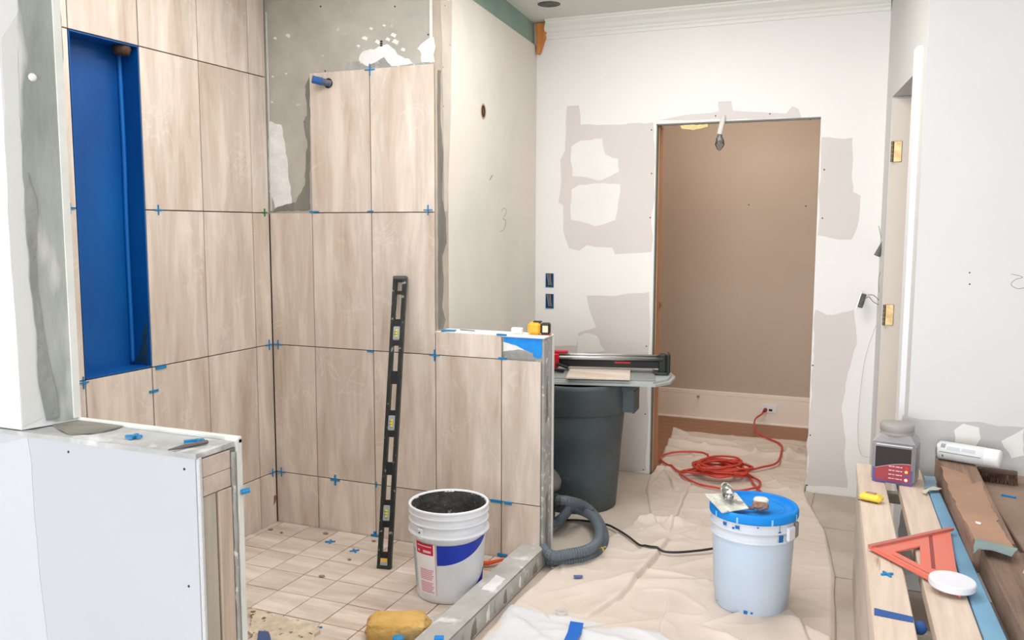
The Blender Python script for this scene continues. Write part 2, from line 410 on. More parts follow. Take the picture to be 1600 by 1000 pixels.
# shower back wall
BJ = [0.0, .235, .546, .856, 1.166, 1.342]
bm = BM(); box(bm, -.2, .848, .012, .13, 0, H)
wall_back = struct('wall_back', bm, CBOARD)
mb = BM(); box(mb, -.01, .846, .0095, .012, 0, ZJ[3]-.004); box(mb, .237, .846, .0095, .012, ZJ[3]-.004, ZJ[4]-.004)
newmesh('mortar_bed', mb, JOINT, wall_back)
for i in range(4):
    for j in range(3):
        if i == 3 and j == 0: continue
        zt = ZJ[i+1]+(.004 if i == 3 else 0)
        tile_piece('tile', (BJ[j+1]-BJ[j]-G, .0095, zt-ZJ[i]-G), ((BJ[j]+BJ[j+1])/2, .00475, (ZJ[i]+zt)/2), TILE, wall_back)
YB = .012
def bp(u, v): return on('y', YB, u, v)
def bpoly(*uv): return [bp(*p) for p in uv]
sheet('white_primer_patch', bpoly((422, 190), (440, 195), (446, 230), (452, 280), (456, 318), (430, 327), (422, 300), (419, 240)), (0, -1, 0), .0012, PRIMER, wall_back, .006, .012)
sheet('white_primer_patch', bpoly((558, 102), (566, 82), (585, 75), (605, 70), (622, 84), (640, 92), (655, 106), (600, 108)), (0, -1, 0), .0012, PRIMER, wall_back, .01, .01)
sheet('white_primer_patch', bpoly((652, 76), (668, 62), (679, 58), (679, 97), (660, 98), (658, 84)), (0, -1, 0), .0012, PRIMER, wall_back, .006, .01)
sheet('thinset_smear', bpoly((477, 135), (484, 120), (484, 327), (426, 331), (432, 324), (462, 316), (476, 290), (480, 220), (474, 190), (481, 180)), (0, -1, 0), .002, THIN, wall_back, .005, .012)
sheet('thinset_smear', bpoly((540, 108), (545, 98), (562, 96), (575, 104), (600, 90), (612, 104), (640, 100), (678, 96), (678, 102), (578, 111)), (0, -1, 0), .0016, THIN2, wall_back, .004, .012)
for (u, v, s) in ((570, 60, 5), (580, 45, 3), (560, 72, 3), (600, 40, 3), (615, 55, 5), (618, 66, 6), (606, 62, 4), (450, 56, 4), (430, 60, 3), (447, 115, 2), (590, 66, 5), (630, 78, 4), (426, 120, 2), (425, 160, 2), (575, 80, 3)):
    sheet('primer_spatter', bpoly((u-s, v), (u-s*.3, v-s*.8), (u+s, v-s*.3), (u+s*.5, v+s*.7)), (0, -1, 0), .001, PRIMER, wall_back, .002, .006)
bm = BM()
for z in (-.009, 0, .009): box(bm, -.006, .006, -.0035, .002, z-.003, z+.003, .001)
p = bp(596, 68); newmesh('cable_hole', bm, HOLE, wall_back, loc=p)
bm = BM(); box(bm, .835, .8475, .0085, .0118, ZJ[4]+.01, H-.002); newmesh('corner_bead', bm, BEAD, wall_back)
bm = BM(); box(bm, -.0005, .006, .0085, .0118, ZJ[3]+.01, ZJ[5]-.2); newmesh('edge_bead', bm, BEAD, wall_back)
screws(wall_back, [bp(501, 10), bp(617, 10), bp(669, 54), bp(508, 111), bp(472, 322)], (0, -1, 0), .004)

# half wall behind the shower (pony wall)
ZP = .955
bm = BM(); box(bm, .850, 1.352, .013, .118, 0, ZP)
wall_pony = struct('wall_pony', bm, THIN2)
mb = BM(); box(mb, .85, 1.340, .0095, .013, 0, ZJ[2]-.002); box(mb, .85, 1.164, .0095, .013, ZJ[2]-.002, ZP)
newmesh('mortar_bed', mb, JOINT, wall_pony)
for i in range(2):
    for j in (3, 4):
        tile_piece('tile', (BJ[j+1]-BJ[j]-G, .0095, ZJ[i+1]-ZJ[i]-G), ((BJ[j]+BJ[j+1])/2, .00475, (ZJ[i]+ZJ[i+1])/2), TILE, wall_pony)
tile_piece('tile', (.307, .0095, .100), (1.011, .00475, .9125), TILE, wall_pony)
bm = BM(); box(bm, .853, 1.356, .002, .121, ZP, ZP+.009, .003); newmesh('top_skim', bm, PRIMER, wall_pony)
def pp(u, v, y=.013): return on('y', y, u, v)
sheet('blue_membrane_patch', [pp(*p) for p in ((787, 524), (848, 528), (846, 560), (834, 558), (833, 552), (806, 540), (788, 534))], (0, -1, 0), .0025, PBLUE, wall_pony, .003, .01)
sheet('primer_patch', [pp(*p) for p in ((787, 534), (806, 539), (833, 552), (786, 549))], (0, -1, 0), .0015, PRIMER, wall_pony, .002, .01)
sheet('thinset_smear', [pp(*p) for p in ((788, 548), (810, 546), (832, 550), (840, 562), (788, 560))], (0, -1, 0), .002, THIN2, wall_pony, .002, .01)
for z0, z1, y0, y1, mm in ((.02, .3, .03, .07, THIN), (.35, .62, .04, .09, THIN2), (.6, .8, .03, .06, THIN)):
    sheet('thinset_smear', [(1.352, y0, z0), (1.352, y1, z0+.03), (1.352, y1-.01, z1), (1.352, y0+.01, z1-.02)], (1, 0, 0), .0015, mm, wall_pony, .006, .015)
bm = BM(); box(bm, 1.3535, 1.357, .100, .119, 0, ZP-.002); newmesh('corner_bead', bm, BEAD, wall_pony)

# hall wall (runs back from the shower wall)
HW0, HW1 = Vector((.866, .014, 0)), Vector((.737, 1.5, 0))
hd = (HW1-HW0).normalized(); hn = Vector((hd.y, -hd.x, 0)).normalized()
bm = BM(); prism(bm, [(HW0.x, .131), (HW1.x, 1.5), (HW1.x-.12, 1.5), (HW0.x-.12, .131)], 2.445)
for v in bm.verts:
    if abs(v.co.y-.131) < 1e-4 and v.co.x > .8: v.co.x = HW0.x-(.131-.014)*(.129/1.486)
wall_hall = struct('wall_hall', bm, HALLW)
bm = BM(); prism(bm, [(.8485, .0125), (.8655, .0125), (.8560, .1305), (.8485, .1305)], 2.56); o = newmesh('board_end', bm, mat('board_end_beige', (196, 184, 168), .85, var=(176, 166, 152), scale=6), wall_hall)
def hp(u, v): return onplane(HW0, hn, u, v)
sheet('thinset_smear', [hp(*p) for p in ((684, 110), (688, 110), (687, 180), (692, 240), (690, 310), (696, 340), (697, 380), (690, 400), (693, 440), (690, 480), (696, 500), (692, 514), (684, 514))], hn, .002, THIN, wall_hall, .004, .02, off=.0005)
sheet('skim_strip', [hp(*p) for p in ((688, 0), (706, 0), (704, 180), (699, 330), (694, 330), (691, 110), (690, 60))], hn, .001, mat('skim_beige', (210, 202, 190), .85, var=(198, 190, 178), scale=8), wall_hall, .003, .03)
screws(wall_hall, [hp(695, 9), hp(703, 70), hp(692, 105), hp(693, 166), hp(692, 245)], hn, .0045)
c = hp(755, 174)
bm = BM(); M = Matrix.Translation(c)@hn.to_track_quat('Z', 'Y').to_matrix().to_4x4()
lathe(bm, [(0, .0008), (.030, .0008)], 28, M); o = newmesh('pipe_hole', bm, HOLE, wall_hall)
bm = BM(); lathe(bm, [(.029, .001), (.032, .003), (.037, .0022), (.037, .0002)], 28, M); newmesh('hole_rim', bm, mat('rim_tan', (190, 160, 136), .8), wall_hall)
bm = BM(); box(bm, -.004, .004, -.012, .012, -.001, .003, .001, M@Matrix.Rotation(.2, 4, 'Z')); newmesh('pipe_end', bm, mat('pipe_brown', (120, 84, 60), .6), wall_hall)
# pencil scribble
pts = [hp(*p) for p in ((783, 330), (788, 325), (791, 331), (786, 342), (790, 344), (788, 357), (782, 362))]
bm = BM(); tube(bm, spline([q+hn*.0006 for q in pts], 5), .0009, 4); newmesh('pencil_mark', bm, INK, wall_hall)
bm = BM(); tube(bm, [hp(765, 281)+hn*.001, hp(769, 274)+hn*.001], .002, 4); newmesh('pencil_mark', bm, INK, wall_hall)
# exposed green board above the hall wall and wood blocking at the corner
bm = BM(); prism(bm, [(HW0.x-.012, .131), (HW1.x-.008, 1.47), (HW1.x-.12, 1.47), (HW0.x-.12, .131)], .125)
for v in bm.verts: v.co.z += 2.445
trim_1 = struct('trim_1', bm, GREENB)
bm = BM(); prism(bm, [(.74, 0), (.835, 0), (.80, -.07), (.765, -.17), (.752, -.17)], .03, Matrix.Translation((0, 1.495, 2.565))@Matrix.Rotation(PI/2, 4, 'X'))
blk = newmesh('wood_block', bm, ORWOOD); tag(blk, 'orange wood blocking exposed in the ceiling corner', 'wood block')

# far wall with doorway
YF = 1.5; DX0, DX1, DZ = 1.447, 2.300, 1.975
bm = BM()
box(bm, .60, DX0, YF, YF+.12, 0, H); box(bm, DX1, 2.9, YF, YF+.12, 0, H); box(bm, DX0, DX1, YF, YF+.12, DZ, H)
wall_far = struct('wall_far', bm, FARW)
def fpt(u, v): return on('y', YF, u, v)
def fpoly(*uv): return [fpt(*p) for p in uv]
NF = (0, -1, 0)
sheet('bare_patch', fpoly((886, 165), (903, 165), (907, 196), (960, 194), (1023, 191), (1018, 395), (962, 397), (957, 386), (918, 385), (905, 392), (888, 388), (880, 360), (881, 320), (874, 316), (876, 250), (884, 235)), NF, .0006, PATCH, wall_far, .012, .04)
sheet('compound_patch', fpoly((892, 228), (908, 220), (940, 217), (946, 240), (968, 248), (968, 270), (936, 280), (895, 275)), NF, .0008, COMP, wall_far, .01, .03, off=.0006)
sheet('compound_patch', fpoly((893, 296), (905, 288), (969, 288), (969, 306), (962, 345), (930, 352), (892, 344)), NF, .0008, COMP, wall_far, .01, .03, off=.0006)
sheet('bare_patch', fpoly((917, 463), (960, 462), (1016, 456), (1010, 737), (850, 735), (852, 540), (900, 540), (904, 520), (932, 512), (925, 490)), NF, .0006, PATCH, wall_far, .01, .04)
sheet('compound_patch', fpoly((902, 526), (915, 519), (932, 526), (945, 548), (903, 552)), NF, .0008, COMP, wall_far, .008, .02, off=.0006)
sheet('bare_patch', fpoly((1284, 215), (1332, 215), (1333, 300), (1344, 306), (1342, 345), (1330, 375), (1312, 372), (1278, 368)), NF, .0006, PATCH, wall_far, .01, .03)
sheet('bare_patch', fpoly((1274, 485), (1292, 492), (1336, 484), (1339, 530), (1322, 600), (1316, 640), (1324, 762), (1259, 757)), NF, .0006, PATCH, wall_far, .01, .03)
sheet('bare_patch', fpoly((1030, 188), (1070, 180), (1122, 174), (1122, 158), (1142, 158), (1145, 173), (1228, 177), (1238, 166), (1248, 170), (1252, 184), (1140, 187)), NF, .0006, PATCH, wall_far, .004, .03)
screws(wall_far, [fpt(*p) for p in ((1018, 203), (1018, 271), (1016, 340), (1010, 541), (1008, 647), (1005, 734), (1118, 181), (1203, 178), (1266, 186), (1288, 265), (1285, 341), (1270, 571), (1266, 680), (1261, 758))], NF, .0045)
# grey corner bead round the opening and raw stud of the left reveal
bm = BM(); box(bm, DX0, DX0+.006, YF-.002, YF+.10, 0, DZ); box(bm, DX0, DX1, YF-.002, YF+.02, DZ-.007, DZ); newmesh('metal_bead', bm, mat('bead_grey', (120, 122, 120), .6), wall_far)
bm = BM(); box(bm, DX0-.002, DX0+.012, YF+.03, YF+.118, 0, DZ-.008); newmesh('reveal_stud', bm, TANW, wall_far)
bm = BM(); box(bm, DX0+.001, DX0+.009, YF+.121, YF+.15, .02, 1.885); newmesh('door_edge', bm, mat('door_edge_tan', (206, 158, 124), .6), wall_far)
bm = BM(); box(bm, DX0+.012, DX0+.022, YF+.06, YF+.10, .955, .985, .002); box(bm, DX0+.02, DX0+.035, YF+.075, YF+.085, .965, .975, .002); newmesh('latch', bm, mat('old_brass', (140, 100, 66), .4, .6), wall_far)
sheet('foam_smear', [(DX0+.13, YF+.01, DZ-.012), (DX0+.28, YF+.01, DZ-.012), (DX0+.28, YF+.01, DZ-.027), (DX0+.2, YF+.01, DZ-.04), (DX0+.14, YF+.01, DZ-.03)], NF, .012, FOAM, wall_far, .004, .01)
# hanging bundle of wires in the doorway
wt = empty('wire_bundle', (0, 0, 0), 'cables wrapped in clear plastic hanging from the doorway head', 'wires')
p0 = on('y', YF-.012, 1130, 186); p1 = on('y', YF-.02, 1124, 210); p2 = on('y', YF-.02, 1125, 234)
bm = BM(); tube(bm, spline([p0+Vector((0, .012, .02)), p0, p1], 6), .011, 8, rf=lambda i: .006+.009*min(1, i/8)); newmesh('tape_wrap', bm, mat('white_wrap', (226, 222, 216), .6, bump=.6, bscale=60), wt, smooth=True)
bm = BM(); bmesh.ops.create_icosphere(bm, subdivisions=3, radius=1)
mid_ = (p1+p2)/2+Vector((0, 0, .004))
for v in bm.verts:
    n_ = 1+.35*noise.noise(v.co*2.5); t_ = .75+.35*(-v.co.z if v.co.z > -.3 else .3)
    v.co = mid_+Vector((v.co.x*.028*n_*t_, v.co.y*.016*n_, v.co.z*.050))
newmesh('cable_ends', bm, mat('wrapped_cables', (150, 144, 142), .3, var=(70, 62, 62), scale=45, stretch=(1, 1, .35), bump=1, mid=(.42, .58), fine=((214, 208, 204), 60, .6, .66)), wt, smooth=True)
bm = BM()
for k in range(4): tube(bm, spline([p2+Vector((-.016+k*.011, -.014, .03)), p2+Vector((-.010+k*.007, -.016, .012)), p2+Vector((-.004+k*.003, -.010, -.004))], 4), .0026, 6)
newmesh('wire_loop', bm, mat('wire_grey', (130, 126, 122), .5), wt)
rebase(wt, p0)
# twin switch box with blue boxes
eb = empty('switch_box', (0, 0, 0), 'two raw blue electrical boxes cut into the white wall left of the doorway', 'electrical box')
for (v0, v1) in ((427, 449), (459, 482)):
    a, b = fpt(853, v0), fpt(865, v1)
    bm = BM(); xx0, xx1, zz0, zz1 = a.x, b.x, b.z, a.z; y = YF
    box(bm, xx0, xx1, y-.0015, y+.001, zz0, zz1); o = newmesh('box_cavity', bm, mat('cavity_blue', (14, 46, 78), .5), eb)
    bm = BM(); box(bm, xx0, xx0+.004, y-.005, y, zz0, zz1); box(bm, xx1-.004, xx1, y-.005, y, zz0, zz1); box(bm, xx0, xx1, y-.005, y, zz0, zz0+.006)
    newmesh('box_rim', bm, mat('box_blue', (20, 86, 140), .5), eb)
    bm = BM()
    for k in range(3):
        tube(bm, spline([(xx0+.008+k*.01, y-.003, zz1-.004), (xx0+.016+k*.008, y-.006, (zz0+zz1)/2), (xx0+.02+k*.009, y-.004, zz0+.012)], 4), .0018, 5)
    newmesh('wire', bm, mat('wire_pale', (170, 160, 156), .5), eb)
rebase(eb, fpt(858, 482))
# loose wiring near the right corner
lw = empty('loose_wiring', (0, 0, 0), 'bare switch dangling on two thin wires beside the lower door hinge', 'wires')
q = lambda u, v, y=1.44: on('y', y, u, v)
bm = BM(); tube(bm, spline([q(1377, 478), q(1365, 472), q(1358, 464), q(1353, 466)], 6), .0016, 5); tube(bm, spline([q(1377, 474), q(1366, 462), q(1356, 461)], 6), .0016, 5); newmesh('wire', bm, CORDB, lw)
bm = BM(); c = q(1347, 470); Mx = Matrix.Translation(c)@Matrix.Rotation(.25, 4, 'Y'); box(bm, -.012, .012, -.012, .012, -.036, .036, .003, Mx); newmesh('switch_body', bm, mat('switch_grey', (96, 96, 92), .5, var=(60, 60, 58), scale=60), lw)
bm = BM(); box(bm, -.019, -.013, -.010, .010, -.044, .044, .001, Mx); newmesh('mounting_strap', bm, STEEL, lw)
lw2 = empty('cable_stub', (0, 0, 0), 'grey taped cable stub poking out of the corner above the dangling switch', 'wires')
bm = BM(); tube(bm, [q(1384, 372), q(1370, 400)], .012, 8, rf=lambda i: .009+.006*i); newmesh('cable_jacket', bm, mat('cable_grey', (118, 114, 110), .7, var=(90, 88, 84), scale=40, bump=.5), lw2)
bm = BM()
tube(bm, [q(1377, 372), q(1373, 353)], .0015, 5); tube(bm, [q(1385, 372), q(1386, 353)], .0015, 5)
tube(bm, spline([q(1380, 380), q(1377, 390), q(1380, 397)], 4), .0015, 5)
tube(bm, spline([q(1383, 400), q(1374, 430), q(1373, 450), q(1378, 478)], 6), .0015, 5)
newmesh('wire', bm, mat('wire_grey', (130, 126, 122), .5), lw2)
rebase(lw, c); rebase(lw2, q(1374, 395))
wl = BM(); tube(wl, spline([q(1372, 500), q(1352, 560), q(1342, 640), q(1341, 690), q(1347, 712), q(1360, 714)], 8), .0016, 5)
tag(newmesh('thin_cable', wl, mat('wire_white', (206, 200, 194), .5)), 'thin pale cable looping down the right corner to the lumber', 'cable')

# closet beyond the doorway
bm = BM(); box(bm, .9, 2.75, 3.05, 3.15, 0, H)
cl = struct('wall_closet_back', bm, TAUPE)
screws(cl, [on('y', 3.049, 1170, 320), on('y', 3.049, 1259, 322)], NF, .005)
bm = BM(); box(bm, .9, 1.0, 1.62, 3.05, 0, H); struct('wall_closet_left', bm, TAUPE)
bm = BM(); box(bm, 2.65, 2.75, 1.62, 3.05, 0, H); struct('wall_closet_right', bm, TAUPE)
bm = BM(); box(bm, 1.0, 2.65, 3.033, 3.05, 0, .19); box(bm, 1.0, 2.65, 3.037, 3.05, .19, .222, .004); box(bm, 1.0, 2.65, 3.022, 3.036, .002, .02, .005)
bb = struct('baseboard_closet', bm, CREAM)
ol = empty('outlet', (0, 0, 0), 'white double outlet on the closet baseboard', 'outlet')
a = on('y', 3.03, 1189, 631); b = on('y', 3.03, 1214, 646)
bm = BM(); box(bm, a.x, b.x, 3.027, 3.0325, b.z, a.z, .002); newmesh('cover_plate', bm, TRIMW, ol)
bm = BM(); c = on('y', 3.026, 1204, 641); box(bm, c.x-.012, c.x+.012, 3.025, 3.028, c.z-.008, c.z+.008, .001); newmesh('socket', bm, HOLE, ol)
rebase(ol, ((a.x+b.x)/2, 3.033, (a.z+b.z)/2))
bm = BM(); c = on('y', 3.03, 1092, 618); tube(bm, [c, c-Vector((0, .03, 0))], .005, 8); box(bm, c.x-.009, c.x+.009, c.y-.04, c.y-.03, c.z-.009, c.z+.009, .003)
tag(newmesh('door_stop', bm, STEEL), 'small metal door stop on the closet baseboard', 'door stop')

# crown moulding
bm = BM()
prof = [(0, 2.475), (-.012, 2.475), (-.012, 2.490), (-.022, 2.498), (-.022, 2.506), (-.036, 2.514), (-.05, 2.530), (-.085, 2.548), (-.085, 2.556), (-.098, 2.560), (-.098, 2.5695), (0, 2.5695)]
x0, x1 = .80, 2.606
A = [bm.verts.new((x0+(.02 if i > 6 else 0), YF+p[0], p[1])) for i, p in enumerate(prof)]; B = [bm.verts.new((x1, YF+p[0], p[1])) for p in prof]
for i in range(len(prof)-1): bm.faces.new((A[i], A[i+1], B[i+1], B[i]))
bm.faces.new(A); bm.faces.new(list(reversed(B)))
bmesh.ops.recalc_face_normals(bm, faces=bm.faces[:])
struct('trim_2', bm, mat('crown_paint', (236, 236, 230), .6))
# recessed ceiling can
bm = BM(); lathe(bm, [(.035, -.0005), (.05, -.004), (.06, -.002), (.06, 0)], 28); lathe(bm, [(0, -.0008), (.036, -.0008)], 28)
dl = empty('ceiling_light', (.955, 1.11, H), 'open recessed ceiling light can near the far corner', 'ceiling light')
newmesh('trim_ring', bm, mat('ring_grey', (90, 96, 92), .5, var=(50, 54, 52), scale=30), dl)

# right wall with side door opening (no door hung)
RW0, RW1 = Vector((2.735, .33, 0)), Vector((2.607, 1.5, 0))
rd = (RW1-RW0).normalized(); rn = Vector((-rd.y, rd.x, 0))
def rw(y): return RW0.x+(y-RW0.y)*(RW1.x-RW0.x)/(RW1.y-RW0.y)
def wseg(bm, y0, y1, z0, z1, t=.12, pr=0):
    P = [(rw(y0)-pr, y0), (rw(y1)-pr, y1), (rw(y1)+t, y1), (rw(y0)+t, y0)]
    n0 = len(bm.verts); prism(bm, P, z1-z0)
    bm.verts.ensure_lookup_table()
    for v in list(bm.verts)[n0:]: v.co.z += z0
bm = BM(); wseg(bm, .331, .56, 0, H); wseg(bm, .56, 1.30, 2.03, H); wseg(bm, 1.30, 1.4995, 0, H)
wall_right = struct('wall_right', bm, GREYW)
bm = BM(); box(bm, rw(1.3)+.004, 2.76, 1.275, 1.2995, 0, 2.018)
door_1 = struct('door_1', bm, CREAM2)
bm = BM(); wseg(bm, .475, .557, 0, 2.105, t=0, pr=.02); 
cs = newmesh('casing_leg', bm, TRIMW, door_1)
for (v0, v1) in ((220, 253), (476, 509)):
    z1 = on('y', 1.27, 1403, v0).z; z0 = on('y', 1.27, 1403, v1).z
    u0 = 1397 if v0 < 300 else 1384; 
    xa = on('y', 1.27, u0, v0).x; xb = on('y', 1.27, u0+13, v0).x
    h = newmesh('hinge', (lambda b: (box(b, xa, xb, 1.270, 1.2745, z0, z1, .002), b)[1])(BM()), BRASS, door_1)
    bm = BM(); n = 5
    for k in range(n):
        zz0 = z0+(z1-z0)*k/n; zz1 = z0+(z1-z0)*(k+.88)/n
        lathe(bm, [(0, zz0), (.006, zz0), (.006, zz1), (0, zz1)], 10, Matrix.Translation((xa-.006, 1.264, 0)))
    newmesh('knuckle', bm, mat('knuckle_dark', (120, 100, 76), .4, .6), h)
# room seen nowhere but needed behind the opening
bm = BM(); box(bm, 3.7, 3.8, .45, 3.4, 0, H); struct('wall_side_room', bm, GREYW)

# near right wall (faces the camera)
YR = .33
bm = BM(); box(bm, 2.728, 4.6, YR, YR+.12, 0, H)
wall_nr = struct('wall_near_right', bm, mat('near_wall', (222, 223, 223), .8, var=(216, 218, 219), scale=1.2))
def rp(u, v): return on('y', YR, u, v)
NP = mat('near_patch', (203, 204, 203), .85, var=(196, 197, 197), scale=4)
sheet('bare_patch', [rp(*p) for p in ((1410, 652), (1470, 656), (1560, 662), (1600, 668), (1620, 900), (1404, 900))], NF, .0006, NP, wall_nr, .012, .03)
sheet('compound_patch', [rp(*p) for p in ((1490, 672), (1505, 662), (1530, 668), (1532, 685), (1520, 705), (1495, 700))], NF, .0008, COMP, wall_nr, .006, .02, off=.0006)
sheet('compound_patch', [rp(*p) for p in ((1565, 690), (1600, 670), (1600, 712), (1580, 716))], NF, .0008, COMP, wall_nr, .006, .02, off=.0006)
screws(wall_nr, [rp(1515, 426), rp(1515, 444)], NF, .003)
bm = BM(); tube(bm, spline([rp(1580, 428), rp(1598, 433), rp(1586, 437), rp(1580, 445), rp(1590, 451), rp(1602, 449)], 6), .0008, 4); newmesh('pencil_mark', bm, INK, wall_nr)

# front column and knee wall on the left
YK0, YK1 = -1.957, -1.84
bm = BM(); prism(bm, [(-1.9, YK0), (.855, YK0), (.890, YK1), (-1.9, YK1)], H-.96, Matrix.Translation((0, 0, .96)))
wall_front = struct('wall_front', bm, mat('column_white', (228, 229, 230), .8, var=(223, 224, 226), scale=1.3))
cn = Vector((YK1-YK0, -(.890-.855), 0)).normalized(); cp0 = Vector((.855, YK0, 0))
def cp(u, v): return onplane(cp0, cn, u, v)
sheet('thinset_column_face', [cp(*p) for p in ((29, -230), (86, -230), (96, 60), (103, 250), (110, 450), (116, 560), (121, 654), (72, 657), (60, 600), (55, 500), (44, 420), (38, 330), (36, 260), (30, 180), (27, 90))], cn, .003, THIN3, wall_front, .004, .02)
sheet('thinset_smear', [cp(*p) for p in ((40, 270), (56, 310), (56, 380), (54, 440), (66, 520), (84, 600), (90, 650), (72, 655), (60, 600), (55, 500), (46, 420), (38, 330))], cn, .002, mat('smear_column', (152, 155, 150), .9, var=(136, 140, 134), scale=9, bump=.6), wall_front, .004, .02, off=.003)
sheet('skim_coat', [cp(*p) for p in ((2, 60), (27, 20), (30, 180), (36, 260), (55, 500), (70, 650), (36, 668), (12, 330))], cn, .001, mat('skim_grey', (214, 216, 214), .85), wall_front, .002, .03)
bm = BM(); prism(bm, [(.886, YK1-.012), (.893, YK1-.012), (.896, YK1+.004), (.886, YK1+.004)], H-.97, Matrix.Translation((0, 0, .968))); newmesh('corner_bead', bm, BEAD, wall_front)
bm = BM(); lathe(bm, [(0, .006), (.006, .005), (.010, 0)], 10, Matrix.Translation(cp(50, 121)+cn*.002)@cn.to_track_quat('Z', 'Y').to_matrix().to_4x4()); newmesh('plaster_blob', bm, PRIMER, wall_front)

ZK = .948; XK = 1.35
bm = BM(); box(bm, -1.9, XK-.006, YK0, YK0+.013, 0, ZK); box(bm, -1.9, XK-.01, YK0+.013, YK1+.002, 0, ZK)
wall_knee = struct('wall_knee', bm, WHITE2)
bm = BM(); box(bm, XK-.0095, XK+.001, YK0+.003, YK0+.013, 0, ZK, .002); newmesh('drywall_edge', bm, mat('drywall_edge', (206, 208, 210), .8, bump=.5, bscale=60), wall_knee)
WE = mat('plate_end', (208, 194, 184), .8, var=(190, 174, 164), scale=30, stretch=(1, 1, 1), bump=.1)
for z0, z1 in ((.905, .943), (.866, .904)):
    bm = BM(); box(bm, XK-.3, XK, YK0+.014, YK1-.022, z0, z1, .0012); newmesh('top_plate', bm, WE, wall_knee)
for y0, y1, mm, dx in ((YK0+.014, YK0+.052, WOODV2, -.002), (YK0+.056, YK1-.022, WOODV, .002)):
    bm = BM(); box(bm, XK-.3, XK+dx, y0, y1, 0, .864, .0015); newmesh('stud', bm, mm, wall_knee)
bm = BM(); box(bm, XK-.02, XK-.001, YK1-.021, YK1-.006, 0, .945); 
newmesh('mortar_gap', bm, THIN, wall_knee)
# ragged mortar between stud and bead
bm = BM(); pts = []
for k in range(48):
    z = .02+k*.0195; pts.append(Vector((XK-.001, YK1-.014+.004*noise.noise((0, 0, z*30)), z)))
tube(bm, pts, .007, 7, rf=lambda i: .0055+.003*abs(noise.noise((3, 1, i*.7)))); newmesh('mortar_squeeze', bm, THIN2, wall_knee, smooth=True)
bm = BM(); box(bm, XK-.03, XK+.004, YK1-.005, YK1+.012, 0, .962, .002); newmesh('white_edge', bm, BEAD, wall_knee)
bm = BM(); box(bm, .88, XK+.004, YK1, YK1+.012, .951, .966, .002); newmesh('back_bead', bm, BEAD, wall_knee)
bm = BM()
nx, ny = 60, 8
vs = [[bm.verts.new((-.5+(XK-.002+.5)*i/nx, YK0-.002+(YK1-YK0)*j/ny, .957+.002*noise.noise((i*.3, j*.8, 0)))) for j in range(ny+1)] for i in range(nx+1)]
for i in range(nx):
    for j in range(ny): bm.faces.new((vs[i][j], vs[i+1][j], vs[i+1][j+1], vs[i][j+1]))
r = bmesh.ops.extrude_face_region(bm, geom=bm.faces[:])
for v in r['geom']:
    if isinstance(v, bmesh.types.BMVert): v.co.z = .9465
bmesh.ops.recalc_face_normals(bm, faces=bm.faces[:])
newmesh('top_skim', bm, mat('top_skim', (190, 191, 190), .9, var=(168, 169, 168), scale=9, bump=.6, bscale=30, fine=((220, 221, 222), 12, .56, .7)), wall_knee)
sheet('grey_patch', [on('z', .958, *p) for p in ((122, 654), (190, 668), (160, 676), (110, 680), (72, 660))], (0, 0, 1), .003, THIN, wall_knee, .003, .01)  # grey thinset layer beside the column foot
kn = lambda u, v: on('y', YK0, u, v)
screws(wall_knee, [kn(107, 706), kn(288, 733), kn(295, 916)], NF, .003)
sheet('seam_tape', [kn(*p) for p in ((-40, 700), (44, 684), (50, 720), (55, 800), (62, 900), (75, 1010), (-40, 1040))], NF, .0008, mat('seam_compound', (198, 202, 207), .8), wall_knee, .003, .05)

lx0 = lambda u, v: on('x', 0, u, v)
# shower floor, curb
bm = BM(); box(bm, -.01, 1.26, -1.84, .012, -.001, .0015)
shf = struct('floor_shower', bm, mat('grout_tan', (158, 136, 114), .9))
XS = [.035, .19, .347, .505, .662, .820, .977, 1.134, 1.2535]
YS = [-.002, -.152, -.318, -.484, -.65, -.816, -.982, -1.148, -1.314, -1.48, -1.646, -1.812]
for j in range(len(YS)-1):
    for i in range(len(XS)-1):
        if XS[i+1] < .19 and False: continue
        x0, x1, y1, y0 = XS[i], XS[i+1], YS[j], YS[j+1]
        tile_piece('floor_tile', (x1-x0-.0045, y1-y0-.0045, .006), ((x0+x1)/2, (y0+y1)/2, .004+R.uniform(-.0004, .0004)), FTILE, shf, .001)
    tile_piece('floor_tile', (.030, YS[j]-YS[j+1]-.0045, .006), (.0175, (YS[j]+YS[j+1])/2, .004), FTILE, shf, .001)
bm = BM(); box(bm, 1.256, 1.366, -1.84, .006, -.001, .08, .004)
curb = struct('trim_3', bm, mat('curb_skim', (196, 194, 190), .9, var=(172, 170, 166), scale=7, bump=.5, bscale=26, fine=((222, 222, 222), 10, .58, .7)))
for k in range(9):
    y = -.12-k*.1+R.uniform(-.03, .03); l = R.uniform(.02, .06)
    sheet('mortar_chip', [(1.366, y, .006+R.random()*.02), (1.366, y+l, .012), (1.366, y+l*.8, .05+R.random()*.025), (1.366, y+l*.2, .045)], (1, 0, 0), .002, (THIN, THIN2, PRIMER)[k % 3], curb, .006, .01)
bm = BM(); pts = [Vector((1.3645+.002*noise.noise((0, k, 0)), -.01-k*.02, .079+.0015*noise.noise((k, 3, 0)))) for k in range(80)]
tube(bm, pts, .003, 6, rf=lambda i: .002+.0025*abs(noise.noise((i*.9, 0, 2)))); newmesh('ragged_edge', bm, THIN, curb)
sheet('wet_film', [on('z', .0805, *p) for p in ((790, 905), (770, 925), (752, 921), (775, 898))], (0, 0, 1), .0008, PRIMER, curb, .004, .01)

